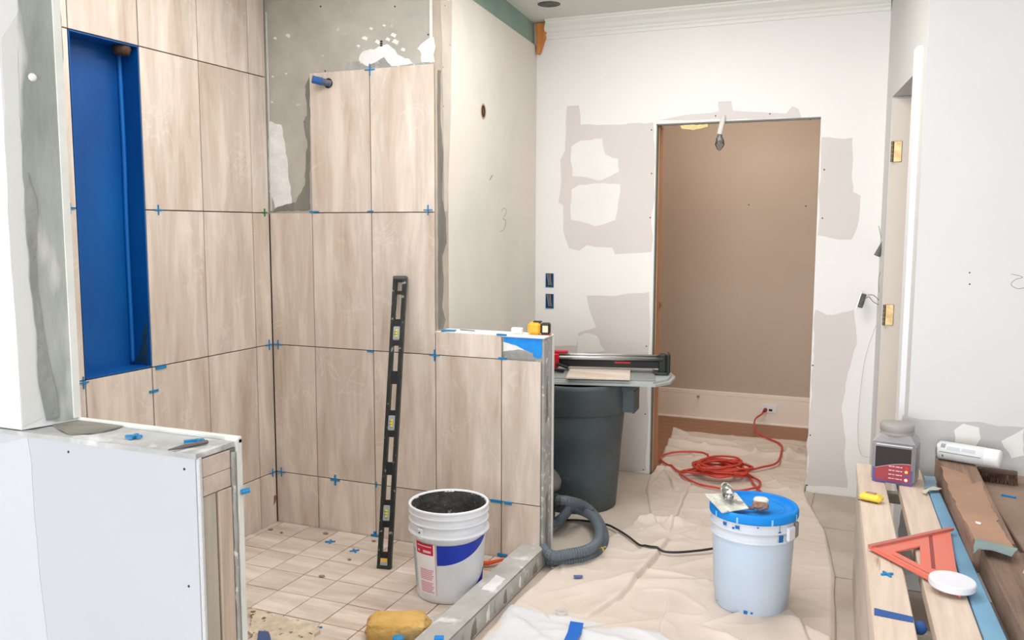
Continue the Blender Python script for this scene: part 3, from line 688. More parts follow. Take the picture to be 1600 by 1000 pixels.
sheet('slurry_film', [(1.254, -.47, .0074), (1.254, -1.5, .0074), (1.05, -1.5, .0074), (1.10, -.95, .0074), (1.14, -.62, .0074), (1.20, -.50, .0074)], (0, 0, 1), .0012, mat('slurry', (206, 200, 194), .6, var=(188, 182, 176), scale=6, bump=.3, bscale=20, fine=((226, 226, 226), 9, .6, .7)), shf, .02, .03)
sheet('knot_stain', [lx0(428, 775), lx0(433, 772), lx0(431, 784), lx0(427, 790)], (1, 0, 0), .0005, mat('stain_brown', (150, 110, 84), .8), wall_left, .003, .006)
# rest of the room behind the camera
bm = BM(); box(bm, -2.0, -1.9, -8.4, -4.5, 0, H); box(bm, -2.0, -1.9, -2.5, -1.84, 0, H); box(bm, -2.0, -1.9, -4.5, -2.5, 0, .6); box(bm, -2.0, -1.9, -4.5, -2.5, 2.4, H)
struct('wall_room_left', bm, WHITE)
bm = BM(); box(bm, 4.5, 4.6, -8.4, .33, 0, H); struct('wall_room_right', bm, WHITE)
bm = BM(); box(bm, -1.9, -.6, -8.4, -8.3, 0, H); box(bm, 3.2, 4.5, -8.4, -8.3, 0, H); box(bm, -.6, 3.2, -8.4, -8.3, 0, .45); box(bm, -.6, 3.2, -8.4, -8.3, 2.45, H)
struct('wall_room_rear', bm, WHITE)

# ================================================================== CLOTHS
def interp(tab, y):
    if y <= tab[0][0]: return tab[0][1]
    for (a, va), (b, vb) in zip(tab, tab[1:]):
        if y <= b: return va+(vb-va)*(y-a)/(b-a)
    return tab[-1][1]
def fold_h(x, y, folds):
    h = 0
    for (ax, ay, bx, by, ht, wd) in folds:
        m = 2.4*wd
        if x < min(ax, bx)-m or x > max(ax, bx)+m or y < min(ay, by)-m or y > max(ay, by)+m: continue
        dx, dy = bx-ax, by-ay; L2 = dx*dx+dy*dy; L = math.sqrt(L2)
        t = ((x-ax)*dx+(y-ay)*dy)/L2
        s = ((x-ax)*(-dy)+(y-ay)*dx)/L+.010*noise.noise((x*7, y*7, 3)); s = -s
        tp = 1 if 0 <= t <= 1 else math.exp(-((max(-t, t-1))*L/(wd*.8))**2)
        tp *= .55+.45*math.sin(PI*min(1, max(0, t)))
        if s > 0: k = math.exp(-(s/wd)**2)
        else: k = math.exp(-(s/.006)**2)
        h += ht*k*tp
        h -= min(.006, ht*.5)*math.exp(-((s+.010)/.006)**2)*tp
    return h
def cloth(name, m, left, right, y0, y1, nx, ny, z, amp, folds, label, cat, seed=0, group=None):
    bm = BM(); rows = []
    for j in range(ny+1):
        y = y0+(y1-y0)*j/ny
        a, b = interp(left, y), interp(right, y); row = []
        for i in range(nx+1):
            x = a+(b-a)*i/nx
            jx = .006*noise.noise((x*5, y*5, seed+7)) if i in (0, nx) else 0
            n1 = noise.noise((x*2.1+seed, y*3.1, seed)); n2 = 1-abs(noise.noise((x*5+seed, y*7.5, seed+3)))*2; n3 = noise.noise((x*19, y*15, seed))
            h = z+amp*(.55*(n1+.6)+.55*max(0, n2)**3+.10*n3)+fold_h(x, y, folds)
            ed = min(1, min(i, nx-i)/3, min(j, ny-j)/3)
            row.append(bm.verts.new((x+jx, y, max(.0025, h*(.35+.65*ed)))))
        rows.append(row)
    for j in range(ny):
        for i in range(nx): bm.faces.new((rows[j][i], rows[j][i+1], rows[j+1][i+1], rows[j+1][i]))
    o = newmesh(name, bm, m, smooth=True)
    sd = o.modifiers.new('thickness', 'SOLIDIFY'); sd.thickness = .0018; sd.offset = 1
    return tag(o, label, cat, group)
def lie(pts, r):
    out = []
    for p in pts:
        y = p.y
        if -1.35 < y < 2.6 and interp(L1, y) < p.x < interp(R1, y):
            n1 = noise.noise((p.x*2.1+1, y*3.1, 1)); n2 = 1-abs(noise.noise((p.x*5+1, y*7.5, 4)))*2; n3 = noise.noise((p.x*19, y*15, 1))
            h = .010+.008*(.55*(n1+.6)+.55*max(0, n2)**3+.10*n3)+fold_h(p.x, y, fs)+.004+r
            p = Vector((p.x, p.y, max(p.z, h)))
        out.append(p)
    for _ in range(3):
        out = [out[0]]+[Vector((b.x, b.y, max(b.z, (a.z+b.z+c.z)/3))) for a, b, c in zip(out, out[1:], out[2:])]+[out[-1]]
    return out
def cx(px, py): p = on('z', .015, px, py); return (p.x, p.y)
def fd(p, q, h, w): a = cx(*p); b = cx(*q); return (a[0], a[1], b[0], b[1], h, w)
fs = [fd((1040, 850), (970, 935), .020, .06), fd((970, 935), (925, 962), .014, .05), fd((968, 770), (1035, 828), .010, .03), fd((1080, 752), (1045, 830), .010, .03),
      fd((935, 850), (990, 790), .006, .03), fd((1010, 765), (1040, 735), .006, .03),
      fd((1020, 690), (1100, 700), .03, .035), fd((1100, 700), (1180, 712), .028, .03), fd((1180, 712), (1256, 716), .022, .03), fd((1020, 700), (1080, 712), .022, .03), fd((1040, 682), (1150, 694), .02, .03), fd((1090, 716), (1160, 726), .02, .03),
      fd((1015, 730), (1070, 735), .012, .04), fd((1150, 722), (1185, 710), .018, .04), fd((1220, 722), (1255, 700), .020, .035), fd((1030, 674), (1075, 682), .035, .04),
      fd((1205, 745), (1262, 790), .012, .04), fd((1060, 838), (1110, 826), .012, .04), fd((1000, 862), (1060, 846), .010, .04), fd((1000, 830), (1080, 810), .008, .05),
      fd((1030, 1000), (1046, 940), .006, .03), fd((975, 905), (1110, 912), .010, .06), fd((860, 925), (960, 905), .008, .05), fd((1125, 760), (1150, 765), .006, .04), fd((1240, 960), (1260, 1000), .01, .05)]
RF = random.Random(11)
for k in range(26):
    ax_, ay_ = RF.uniform(1.45, 2.4), RF.uniform(-1.0, 2.5); an = RF.choice((RF.gauss(.5, .35), RF.gauss(-.3, .5), RF.gauss(1.9, .3))); ln = RF.uniform(.12, .5)
    fs.append((ax_, ay_, ax_+ln*math.cos(an), ay_+ln*math.sin(an), RF.uniform(.006, .014), RF.uniform(.02, .05)))
fs = [(a, b, c, d, h*1.35, w_) for a, b, c, d, h, w_ in fs]
L1 = [(-1.4, 1.405), (-.35, 1.392), (-.06, 1.41), (.15, 1.44), (.36, 1.52), (.8, 1.62), (1.2, 1.50), (1.45, 1.46), (1.60, 1.462), (1.75, 1.462), (1.8, 1.44), (2.6, 1.35)]
R1 = [(-1.4, 2.50), (-.22, 2.512), (.36, 2.487), (.86, 2.431), (1.25, 2.335), (1.48, 2.292), (1.62, 2.292), (2.6, 2.285)]
cloth('drop_cloth', CANVAS, L1, R1, -1.4, 2.6, 230, 560, .010, .008, fs, 'beige canvas drop cloth spread from the doorway across the hall floor', 'drop cloth', 1)
cloth('drop_cloth', CANVAS2, [(-.02, 1.40), (.16, 1.36), (.2, .94), (1.48, .94)], [(-.02, 1.46), (.25, 1.56), (.8, 1.72), (1.48, 1.66)], -.02, 1.485, 50, 90, .002, .003, [], 'greyer canvas drop cloth under the grey bin and the hose', 'drop cloth', 5)
cloth('floor_sheet', PLASTICSHEET, [(-1.5, 1.42), (-.6, 1.40), (-.46, 1.385)], [(-1.5, 2.3), (-.6, 2.2), (-.46, 1.98)], -1.5, -.415, 60, 70, .016, .010,
      [fd((900, 985), (1000, 1010), .01, .05), fd((800, 960), (850, 1000), .01, .05), fd((845, 985), (930, 992), .006, .04)], 'crumpled white sheet at the bottom edge beside the curb', 'sheet', 9)

# ================================================================== THINGS
# --- spacers
SPM = {}
def spacer_mesh(L, wd, h, m, form):
    k = (L, wd, h, m.name, form)
    if k not in SPM:
        bm = BM()
        box(bm, -L/2, L/2, -wd/2, wd/2, 0, h, .0006)
        if form == '+': box(bm, -wd/2, wd/2, -L/2, L/2, 0, h*.98, .0006)
        me = bpy.data.meshes.new('tile_spacer'); bm.to_mesh(me); bm.free(); me.materials.append(m); SPM[k] = me
    return SPM[k]
def spacer(p, nrm, label, L=.04, form='+', rot=0, m=None, wd=.0045, h=.006, group='blue tile spacers', name='tile_spacer', cat='spacer'):
    o = bpy.data.objects.new(name, spacer_mesh(L, wd, h, m or SPBLUE, form)); COL.objects.link(o)
    n = Vector(nrm); q = Matrix(((0, -n.y, n.x), (0, n.x, n.y), (1, 0, 0))) if abs(n.z) < .5 else Matrix.Identity(3)
    q = q @ Matrix.Rotation(rot, 3, 'Z')
    o.matrix_world = Matrix.Translation(Vector(p)-n*.0015) @ q.to_4x4()
    return tag(o, label, cat, group)
XL = (1, 0, 0); NB = (0, -1, 0); UPN = (0, 0, 1)
lx = lambda u, v: on('x', 0, u, v); by = lambda u, v: on('y', 0, u, v)
spacer(lx(109, 326), XL, 'blue cross spacer in the joint left of the blue niche')
spacer(lx(247, 328), XL, 'blue cross spacer in the joint right of the blue niche')
spacer(lx(413, 332), XL, 'dark green cross spacer in the left wall joint at the corner', L=.035, m=SPGREEN)
spacer(lx(130, 598), XL, 'blue cross spacer at the lower left corner of the niche', L=.045)
spacer(lx(251, 574), XL, 'blue wedge in the joint below the right end of the niche', L=.055, form='-', rot=PI/2, wd=.012)
spacer(lx(240, 611), XL, 'blue strip spacer in the upright joint under the niche', L=.045, form='-', rot=PI/2, wd=.009)
spacer((0, -.03, .861), XL, 'blue cross spacer left of the corner at waist height', L=.05)
spacer((.03, 0, .861), NB, 'blue cross spacer right of the corner at waist height', L=.045)
spacer((0, -.03, .251), XL, 'blue cross spacer left of the corner near the shower floor', L=.04)
spacer((.03, 0, .251), NB, 'blue cross spacer right of the corner near the shower floor', L=.045)
spacer(by(578, 109), NB, 'blue cross spacer on top of the highest back wall tiles', L=.05)
spacer(by(669, 328), NB, 'blue cross spacer at the right end of the upper back wall joint', L=.042)
spacer(by(579, 330), NB, 'small blue spacer in the middle of the upper back wall joint', L=.03, form='-', rot=PI/2)
spacer(by(491, 331), NB, 'blue strip spacer under the missing tile corner', L=.05, form='-', rot=PI/2, wd=.007)
spacer(by(579, 549), NB, 'small blue spacer in the waist-high joint left of the level', L=.032, form='-', rot=PI/2, wd=.007)
spacer(by(679, 555), NB, 'blue cross spacer where the half wall meets the full wall', L=.05)
spacer(by(524, 750), NB, 'blue cross spacer in the lowest back wall joint', L=.05, wd=.008)
spacer(by(588, 757), NB, 'tiny blue spacer in the lowest joint behind the level', L=.025, form='-')
spacer(by(586, 837), NB, 'blue spacer at the wall foot left of the level', L=.04, wd=.012)
spacer(by(776, 783), NB, 'blue wedge behind the open white bucket', L=.055, form='-', rot=PI/2, wd=.012)
spacer(by(794, 786), NB, 'blue wedge right of the open white bucket', L=.035, form='-', rot=PI/2, wd=.012)
spacer(by(785, 867), NB, 'blue spacer at the half wall foot above the curb', L=.045, form='-', rot=PI/2, wd=.012)
spacer(by(785, 560), NB, 'blue spacer at the foot of the blue smear on the half wall', L=.035, form='-', rot=PI/2, wd=.009)
spacer(by(784, 523), NB, 'blue spacer in the top joint of the half wall', L=.045, form='-', rot=PI/2, wd=.008)
z1 = on('z', .007, 516, 847); spacer(z1, UPN, 'blue cross spacer on the shower floor nearer the corner', L=.045, rot=.5, wd=.010)
z1 = on('z', .007, 554, 861); spacer(z1, UPN, 'blue cross spacer on the shower floor left of the level', L=.042, rot=.8, wd=.008)
z1 = on('z', .9605, 209, 683); spacer(z1, UPN, 'blue spacer on the knee wall top nearer the tall column', L=.035, rot=.4, wd=.008)
z1 = on('z', .9605, 299, 690); spacer(z1, UPN, 'light blue spacer on the knee wall top beside the nail', L=.03, rot=.9, form='-', wd=.007)
z1 = on('z', .9605, 313, 689); spacer(z1, UPN, 'teal spacer at the far end of the nail on the knee wall', L=.018, rot=.2, wd=.006)
z1 = on('z', .007, 500, 981); spacer(z1, UPN, 'blue chip on the shower floor near the mortar mess', L=.016, form='-', wd=.007, rot=.3)
z1 = on('z', .007, 484, 993); spacer(z1, UPN, 'dark blue sliver on the shower floor at the bottom edge', L=.022, form='-', wd=.005, rot=.6)
z1 = on('z', .0815, 686, 997); spacer(z1, UPN, 'bright blue chip lying at the bottom edge near the sponge', L=.03, form='-', wd=.022, rot=.4, m=PBLUE)
z1 = on('z', .966, 701, 517); spacer(z1, UPN, 'blue plastic scrap on the half wall beside the tall tiles', L=.06, form='-', wd=.03, rot=.2)
bm = BM(); a = Vector((XK+.004, YK1+.004, on('x', XK, 381, 766).z)); tube(bm, [a, a+Vector((.014, .010, .004))], .006, 10); tag(newmesh('peg', bm, SPBLUE), 'blue peg sticking out of the knee wall edge', 'peg')
# nails, debris
bm = BM(); a, b = on('z', .962, 263, 703), on('z', .962, 324, 690); tube(bm, [a, a.lerp(b, .3), b], .004, 6, rf=lambda i: (.0015, .004, .0045)[i])
tag(newmesh('nail', bm, mat('rust_nail', (110, 100, 100), .6)), 'long grey masonry nail lying on the knee wall top', 'nail')
bm = BM(); tube(bm, [on('z', .967, 719, 515), on('z', .967, 742, 517)], .0018, 6); tag(newmesh('nail', bm, mat('rust_nail2', (90, 66, 56), .6)), 'thin rusty nail lying on the half wall', 'nail')
for k, (u, v, s, lb) in enumerate(((503, 900, .016, 'round brown crumb in the middle of the shower floor'), (440, 832, .009, 'brown crumb near the shower corner'), (509, 833, .016, 'brown chip at the foot of the back wall'),
                      (584, 845, .012, 'brown crumb left of the level against the wall'), (546, 874, .010, 'small brown chip left of the level foot'), (423, 827, .014, 'dark sliver at the foot of the left wall'))):
    bm = BM(); p = on('z', .011, u, v); bmesh.ops.create_icosphere(bm, subdivisions=1, radius=1)
    for q_ in bm.verts: q_.co = Vector((q_.co.x*s*1.0, q_.co.y*s*.65, q_.co.z*.004))*(1+.25*noise.noise(q_.co*2))
    tag(newmesh('debris', bm, DEBRIS, loc=p), lb, 'debris', 'brown crumbs on the shower floor')
bm = BM(); a, b = on('z', .025, 762, 880), on('z', .03, 787, 874)
tube(bm, [a+Vector((-.05, -.02, 0)), a, b], .01, 8, rf=lambda i: (.012, .010, .006)[i]); tag(newmesh('trowel_grip', bm, ORANGE), 'orange plastic handle lying between bucket and half wall', 'handle')

# --- blue capped stub on upper tile
st = empty('shower_arm_stub', by(513, 130), 'blue capped pipe stub sticking out of the top left tile', 'pipe stub')
d = Vector((-.048, -.05, .012)); 
bm = BM(); lathe(bm, [(0, .0005), (.022, .0005), (.022, .0002)], 18, Matrix.Rotation(PI/2, 4, 'X')); newmesh('pipe_opening', bm, HOLE, st)
bm = BM(); tube(bm, [Vector((.014, .001, -.004)), Vector((0, -.01, 0)), d*.55], .015, 12); newmesh('pipe', bm, mat('pipe_taped', (110, 118, 130), .6, var=(70, 84, 110), scale=50), st)
bm = BM(); tube(bm, [d*.4, d], .017, 12); newmesh('pipe_cap', bm, mat('cap_blue', (44, 96, 168), .45), st)

# --- spirit level
A = Vector((.770, -.300, .010)); Bt = Vector((.700, -.022, 1.192))
lv = empty('spirit_level', A, 'long black spirit level leaning on the tiled back wall', 'level')
zax = (Bt-A).normalized(); Lh = (Bt-A).length; yax = zax.cross(Vector((1, 0.15, 0))).normalized(); xax = yax.cross(zax)
lv.matrix_world = Matrix(((xax.x, yax.x, zax.x, A.x), (xax.y, yax.y, zax.y, A.y), (xax.z, yax.z, zax.z, A.z), (0, 0, 0, 1)))
W2, T2 = .030, .011
cells = []  # (z0,z1,kind) open windows along the bar; fractions of the length
def fz(v): return (890-v)/(890-433)*Lh
wins = [(455, 441, 'hole'), (499, 460, 'win'), (532, 510, 'vial'), (580, 540, 'win'), (641, 600, 'win'), (673, 649, 'vial'), (722, 683, 'win'), (781, 742, 'win'), (814, 789, 'vial'), (862, 824, 'win')]
# perspective: nearer foot is larger, use direct ray hits for each height
def lz(v):
    u = 601+(626-601)*(890-v)/(890-433)
    dr = Fw + Rt*((u-800)/FPX) - Up*((v-500)/FPX)
    # closest point on bar axis to the ray
    c0 = Vector((CX, CY, CZ)); w0 = A-c0; a_ = zax.dot(zax); b_ = zax.dot(dr); c_ = dr.dot(dr); d_ = zax.dot(w0); e_ = dr.dot(w0)
    return (b_*e_-c_*d_)/(a_*c_-b_*b_)
bm = BM()
for s in (-1, 1):
    box(bm, s*W2-(.0165 if s > 0 else 0), s*W2+(0 if s > 0 else .0165), -T2, T2, 0, Lh, .002)
newmesh('rail', bm, mat('level_rail', (46, 50, 49), .35, var=(30, 34, 33), scale=20, fine=((150, 156, 150), 40, .66, .7)), lv)
zc = 0; webs = []
for (v0, v1, k) in reversed(wins):
    a, b = lz(v0), lz(v1); webs.append((zc, a)); zc = b
webs.append((zc, Lh))
for a, b in webs:
    bm = BM(); box(bm, -W2+.010, W2-.010, -T2*.75, T2*.75, max(a, .0), b, .0008); newmesh('web', bm, BLACK, lv)
for (v0, v1, k) in wins:
    a, b = lz(v0), lz(v1)
    if k == 'vial':
        bm = BM(); box(bm, -W2+.008, W2-.008, -T2*.9, T2*.9, a, b, .004); vb = newmesh('vial_block', bm, mat('vial_grey', (160, 170, 172), .35), lv)
        bm = BM(); zz = (a+b)/2; M = Matrix.Translation((0, -T2*.95, zz))@Matrix.Rotation(PI/2 if v0 != 814 else 0, 4, 'X')
        if v0 == 814: M = M@Matrix.Rotation(PI/2, 4, 'Y')
        tube(bm, [Vector((0, -T2*.9, zz-.016)), Vector((0, -T2*.9, zz+.016))], .0065, 10); newmesh('vial', bm, mat('vial_yellow', (226, 206, 90), .2), vb)
        bm = BM()
        for s in (-1, 1): box(bm, -.007, .007, -T2*1.55, -T2*1.5, zz+s*.006-.0008, zz+s*.006+.0008)
        newmesh('vial_line', bm, INKD, vb)
bm = BM(); zz = lz(887); box(bm, -W2+.010, W2-.012, -T2*.95, -T2*.74, lz(884), lz(872), .0005); st2 = newmesh('barcode_sticker', bm, mat('sticker_white', (226, 226, 222), .5), lv)
bm = BM()
for i in range(7): box(bm, -W2+.013+i*.0045, -W2+.015+i*.0045, -T2*.97, -T2*.95, lz(883.4), lz(877.5))
newmesh('bars', bm, INKD, st2)
bm = BM(); box(bm, -W2+.010, W2-.012, -T2*.965, -T2*.95, lz(877), lz(872)); newmesh('yellow_band', bm, mat('sticker_yellow', (238, 178, 56), .5), st2)
bm = BM(); box(bm, -W2-.001, W2+.001, -T2*1.05, T2*1.05, -.006, .012, .003); newmesh('end_cap', bm, mat('cap_green', (40, 56, 52), .5), lv)
bm = BM(); box(bm, -W2-.001, W2+.001, -T2*1.05, T2*1.05, Lh-.01, Lh+.006, .003); newmesh('end_cap', bm, mat('cap_grey', (84, 88, 84), .5), lv)

# --- open white bucket
def cyl_patch(bm, rf, t0, t1, zl, zh, n=16, m=4):
    V = []
    for i in range(n+1):
        t = t0+(t1-t0)*i/n; f = i/n; a, b = zl(f), zh(f)
        V.append([bm.verts.new((rf(a+(b-a)*j/m)*math.cos(t), rf(a+(b-a)*j/m)*math.sin(t), a+(b-a)*j/m)) for j in range(m+1)])
    for i in range(n):
        for j in range(m): bm.faces.new((V[i][j], V[i+1][j], V[i+1][j+1], V[i][j+1]))
bx, byy = 1.120, -.40
bk = empty('open_bucket', (bx, byy, .0075), 'open white bucket caked with dark mortar, red and blue label', 'bucket')
bk.scale = (.985, .985, .955)
rb = lambda z: .126+.026*z/.375
prof = [(0, 0), (.118, 0), (.124, .004), (rb(.02), .02), (rb(.26), .262), (.1535, .264), (.1535, .268), (.1575, .270), (.1575, .277), (rb(.278), .279), (rb(.31), .312), (.155, .313), (.155, .319), (rb(.32), .320), (rb(.345), .344), (.1555, .345), (.1555, .351), (rb(.352), .352), (.1525, .366), (.1555, .368), (.1565, .374), (.1535, .378), (.1475, .377), (.1445, .368)]
bm = BM(); lathe(bm, prof, 64); newmesh('bucket_body', bm, BUCKW, bk, smooth=True)
bm = BM(); lathe(bm, [(.146, .372), (.143, .34), (.138, .25), (.132, .13), (.10, .12), (.05, .115), (0, .118)], 56)
for v in bm.verts:
    r_ = math.hypot(v.co.x, v.co.y)
    if r_ > .01:
        k = 1-.045*abs(noise.noise(v.co*30))-(.0 if v.co.z > .36 else .01); v.co.x *= k; v.co.y *= k
    v.co.z += .008*noise.noise(v.co*25) if v.co.z < .3 else 0
newmesh('mortar_lining', bm, MORTAR, bk, smooth=True)
view = math.atan2(CY-byy, CX-bx)   # azimuth of the viewer
# azimuth convention: px to the right of centre = view + phi
def az(u, uc=705, Rp=60): return view+math.asin(max(-.98, min(.98, (u-uc)/Rp)))
rr = lambda z: rb(z)+.0006
bm = BM(); cyl_patch(bm, rr, az(655, 706, 58), az(684, 706, 58), lambda f: .035, lambda f: .245, 10, 2); newmesh('label_strip', bm, mat('label_white', (240, 238, 240), .5), bk)
rr2 = lambda z: rb(z)+.0010
bm = BM(); cyl_patch(bm, rr2, az(656, 706, 58), az(681.5, 706, 58), lambda f: .2, lambda f: .246, 10, 2); red = newmesh('red_header', bm, LRED, bk)
rr3 = lambda z: rb(z)+.0014
bm = BM()
cyl_patch(bm, rr3, az(658, 706, 58), az(679, 706, 58), lambda f: .2325, lambda f: .2365, 10, 1)
cyl_patch(bm, rr3, az(666, 706, 58), az(678, 706, 58), lambda f: .208, lambda f: .218, 8, 1); cyl_patch(bm, rr3, az(658, 706, 58), az(661, 706, 58), lambda f: .208, lambda f: .217*(1), 2, 1)
newmesh('header_print', bm, mat('print_light', (240, 190, 200), .5), red)
bm = BM()
for k in range(13):
    zz = .135-k*.0075
    if k == 6: continue
    cyl_patch(bm, rr2, az(660, 706, 58), az(681-(k % 3)*1.5, 706, 58), lambda f, z=zz: z, lambda f, z=zz: z+.0042, 8, 1)
newmesh('printed_lines', bm, LPINK, bk)
bm = BM(); cyl_patch(bm, rr2, az(684.5, 706, 58), az(685.3, 706, 58), lambda f: .035, lambda f: .245, 1, 2); newmesh('rule_line', bm, LPINK, bk)
bm = BM()
for k in range(16):
    zz = .20-k*.0105; cyl_patch(bm, rr2, az(649.2, 706, 58), az(653-(k % 2)*.6, 706, 58), lambda f, z=zz: z, lambda f, z=zz: z+.005, 4, 1)
newmesh('side_print', bm, LTEAL, bk)
bm = BM(); cyl_patch(bm, rr2, az(687, 706, 58), az(762.5, 706, 58), lambda f: .162+.012*f+.090*f**2.2, lambda f: .244+.025*f**3, 24, 5); newmesh('blue_swoosh', bm, LBLUE, bk)
bm = BM(); cyl_patch(bm, rr2, az(722, 706, 58), az(763, 706, 58), lambda f: .014+.05*f**1.7, lambda f: .015+.10*f**1.3, 20, 3); newmesh('blue_stripe', bm, LBLUE, bk)
bm = BM(); a0 = az(665, 706, 58); M = Matrix.Rotation(a0, 4, 'Z'); box(bm, rb(.29)-.002, rb(.29)+.010, -.012, .012, .262, .305, .003, M); newmesh('handle_lug', bm, BUCKW, bk)
bm = BM(); M2 = Matrix.Rotation(a0, 4, 'Z'); lathe(bm, [(0, .002), (.004, .001), (.004, 0)], 8, M2@Matrix.Translation((rb(.29)+.011, 0, .29))@Matrix.Rotation(PI/2, 4, 'Y')); newmesh('lug_hole', bm, INKD, bk)

# --- closed pale bucket with blue lid
px_, py_ = 2.210, -.062
pb = empty('lidded_bucket', (px_, py_, .014), 'pale blue bucket with a bright blue lid on the drop cloth', 'bucket')
rb2 = lambda z: .133+.018*z/.37
prof = [(0, 0), (.125, 0), (.131, .005), (rb2(.06), .06), (rb2(.062)+.0015, .062), (rb2(.275), .275), (.1545, .277), (.1545, .283), (rb2(.30), .284), (rb2(.31), .312), (.1555, .314), (.1555, .320), (rb2(.34), .322), (rb2(.352), .352), (.1535, .356), (.150, .360), (0, .360)]
bm = BM(); lathe(bm, prof[:5]+prof[5:6], 64); newmesh('bucket_body', bm, BUCKP, pb, smooth=True)
bm = BM(); lathe(bm, prof[5:], 64); newmesh('bucket_collar', bm, mat('collar_white', (226, 232, 240), .4, var=(210, 220, 234), scale=6), pb, smooth=True)
bm = BM(); lathe(bm, [(.1535, .352), (.1585, .350), (.160, .356), (.160, .374), (.156, .382), (.148, .383), (.143, .378), (.141, .369), (.110, .366), (.108, .369), (.100, .369), (.098, .366), (0, .366)], 64)
ld = newmesh('lid', bm, LIDB, pb, smooth=True)
v2 = math.atan2(CY-py_, CX-px_)
for k, ph in enumerate((-.95, -.35, .42, 1.2)):
    bm = BM(); M = Matrix.Rotation(v2+ph, 4, 'Z'); box(bm, .1590, .1612, -.0035, .0035, .350, .372, .0008, M); newmesh('lid_tab', bm, mat('tab_pale', (150, 205, 245), .4), ld)
for (u, v, s) in ((1124, 816, 4), (1137, 825, 5), (1156, 827, 5), (1150, 829, 3), (1218, 832, 4), (1186, 824, 2), (1165, 961, 5), (1174, 959, 3), (1121, 950, 2)):
    ph = math.asin((u-1179)/66 if v < 900 else (u-1172)/57); dpx = 1347.5/3.12; z0 = (.352-(v-812-8*math.cos(ph))/dpx*1.02) if v < 900 else .008+.01
    a = v2+ph; w_ = s*.0045/3; bm = BM()
    cyl_patch(bm, lambda z: rb2(z)+.006*(1 if z > .27 else .2), a-w_/.15, a+w_/.15, lambda f, z=z0: z-s*.0012, lambda f, z=z0: z+s*.0012*(1+.5*math.sin(f*9)), 3, 1)
    newmesh('paint_splat', bm, PSPLAT, pb)
bm = BM(); cyl_patch(bm, lambda z: rb2(z)+.0062, v2+.62, v2+.635, lambda f: .285, lambda f: .35, 1, 2); cyl_patch(bm, lambda z: rb2(z)+.0062, v2+.62, v2+.75, lambda f: .285, lambda f: .310, 4, 2); newmesh('paint_drip', bm, PSPLAT, pb)
a0 = v2+.98; M = Matrix.Rotation(a0, 4, 'Z')
bm = BM(); box(bm, .150, .163, -.022, .022, .285, .335, .004, M); lug = newmesh('handle_lug', bm, BUCKW, pb)
bm = BM(); M = Matrix.Rotation(v2+1.3, 4, 'Z'); box(bm, .152, .162, -.012, .012, .285, .34, .003, M); newmesh('grey_lug', bm, mat('lug_grey', (150, 140, 134), .6), pb)  # second lug in a greyer tone

# trowel and brown sponge on the lid
tz = .014+.384
tr = empty('plaster_trowel', on('z', tz, 1140, 785), 'white plastered square trowel resting on the blue lid', 'trowel')
T0 = tr.location.copy()
tl = lambda u, v, dz=0: on('z', tz+dz, u, v)-T0
quad = [tl(1101, 773, .03), tl(1150, 771, .03), tl(1170, 795, 0), tl(1128, 802, 0)]
bm = BM(); a = [bm.verts.new(p) for p in quad]; b = [bm.verts.new(p+Vector((0, 0, .003))) for p in quad]
bm.faces.new(list(reversed(a))); bm.faces.new(b)
for i in range(4): bm.faces.new((a[i], a[(i+1) % 4], b[(i+1) % 4], b[i]))
bmesh.ops.recalc_face_normals(bm, faces=bm.faces[:])
newmesh('blade', bm, mat('plastered_blade', (232, 232, 220), .7, var=(196, 196, 186), scale=20, bump=.5, fine=((156, 156, 148), 16, .56, .62)), tr)
c = (quad[0]+quad[1]+quad[2]+quad[3])/4+Vector((-.008, .02, .030))
bm = BM(); box(bm, c.x-.006, c.x+.006, c.y-.03, c.y+.03, c.z-.016, c.z-.002, .002); newmesh('tang', bm, DULLST, tr)
hd_ = Vector((.018, -.048, -.008)); 
bm = BM(); tube(bm, [c-hd_*.6+Vector((0, 0, .012)), c-hd_*.2+Vector((0, 0, .010)), c+hd_*.5+Vector((0, 0, .006)), c+hd_*.8+Vector((0, 0, .004))], .014, 16, rf=lambda i: (.016, .021, .020, .017)[i]); newmesh('grip', bm, mat('grip_mottled', (130, 130, 126), .6, var=(70, 72, 72), scale=60, bump=.8, fine=((226, 226, 220), 50, .5, .56)), tr, smooth=True)
bm = BM(); tube(bm, [c+hd_*.78+Vector((0, 0, .004)), c+hd_*.98+Vector((0, 0, .002))], .011, 16); newmesh('end_knob', bm, STEEL, tr, smooth=True)
sp = empty('brown_sponge', on('z', tz-.012, 1188, 798), 'brown worn sponge block with a white top on the blue lid', 'brush')
bm = BM(); bmesh.ops.create_icosphere(bm, subdivisions=3, radius=1)
for v in bm.verts:
    n_ = 1+.18*noise.noise(v.co*3); v.co = Vector((v.co.x*.030*n_, v.co.y*.026*n_, .020+v.co.z*.017*n_))
newmesh('sponge_block', bm, mat('sponge_brown', (172, 140, 122), .9, var=(140, 104, 88), scale=40, bump=1, bscale=70), sp)
bm = BM(); lathe(bm, [(0, .046), (.022, .045), (.028, .038), (.026, .030), (0, .030)], 24)
for v in bm.verts: v.co.y *= .75; v.co.y += .012
newmesh('white_top', bm, mat('sponge_white', (236, 228, 214), .6), sp, smooth=True)
bm = BM(); tube(bm, [Vector((-.02, -.01, .010)), Vector((-.07, -.012, .008)), Vector((-.11, -.006, .006))], .006, 8, rf=lambda i: (.008, .005, .004)[i]); newmesh('handle', bm, mat('shadow_tone', (112, 92, 92), .6), sp)  # dark rod standing in for the shadow between trowel plate and sponge

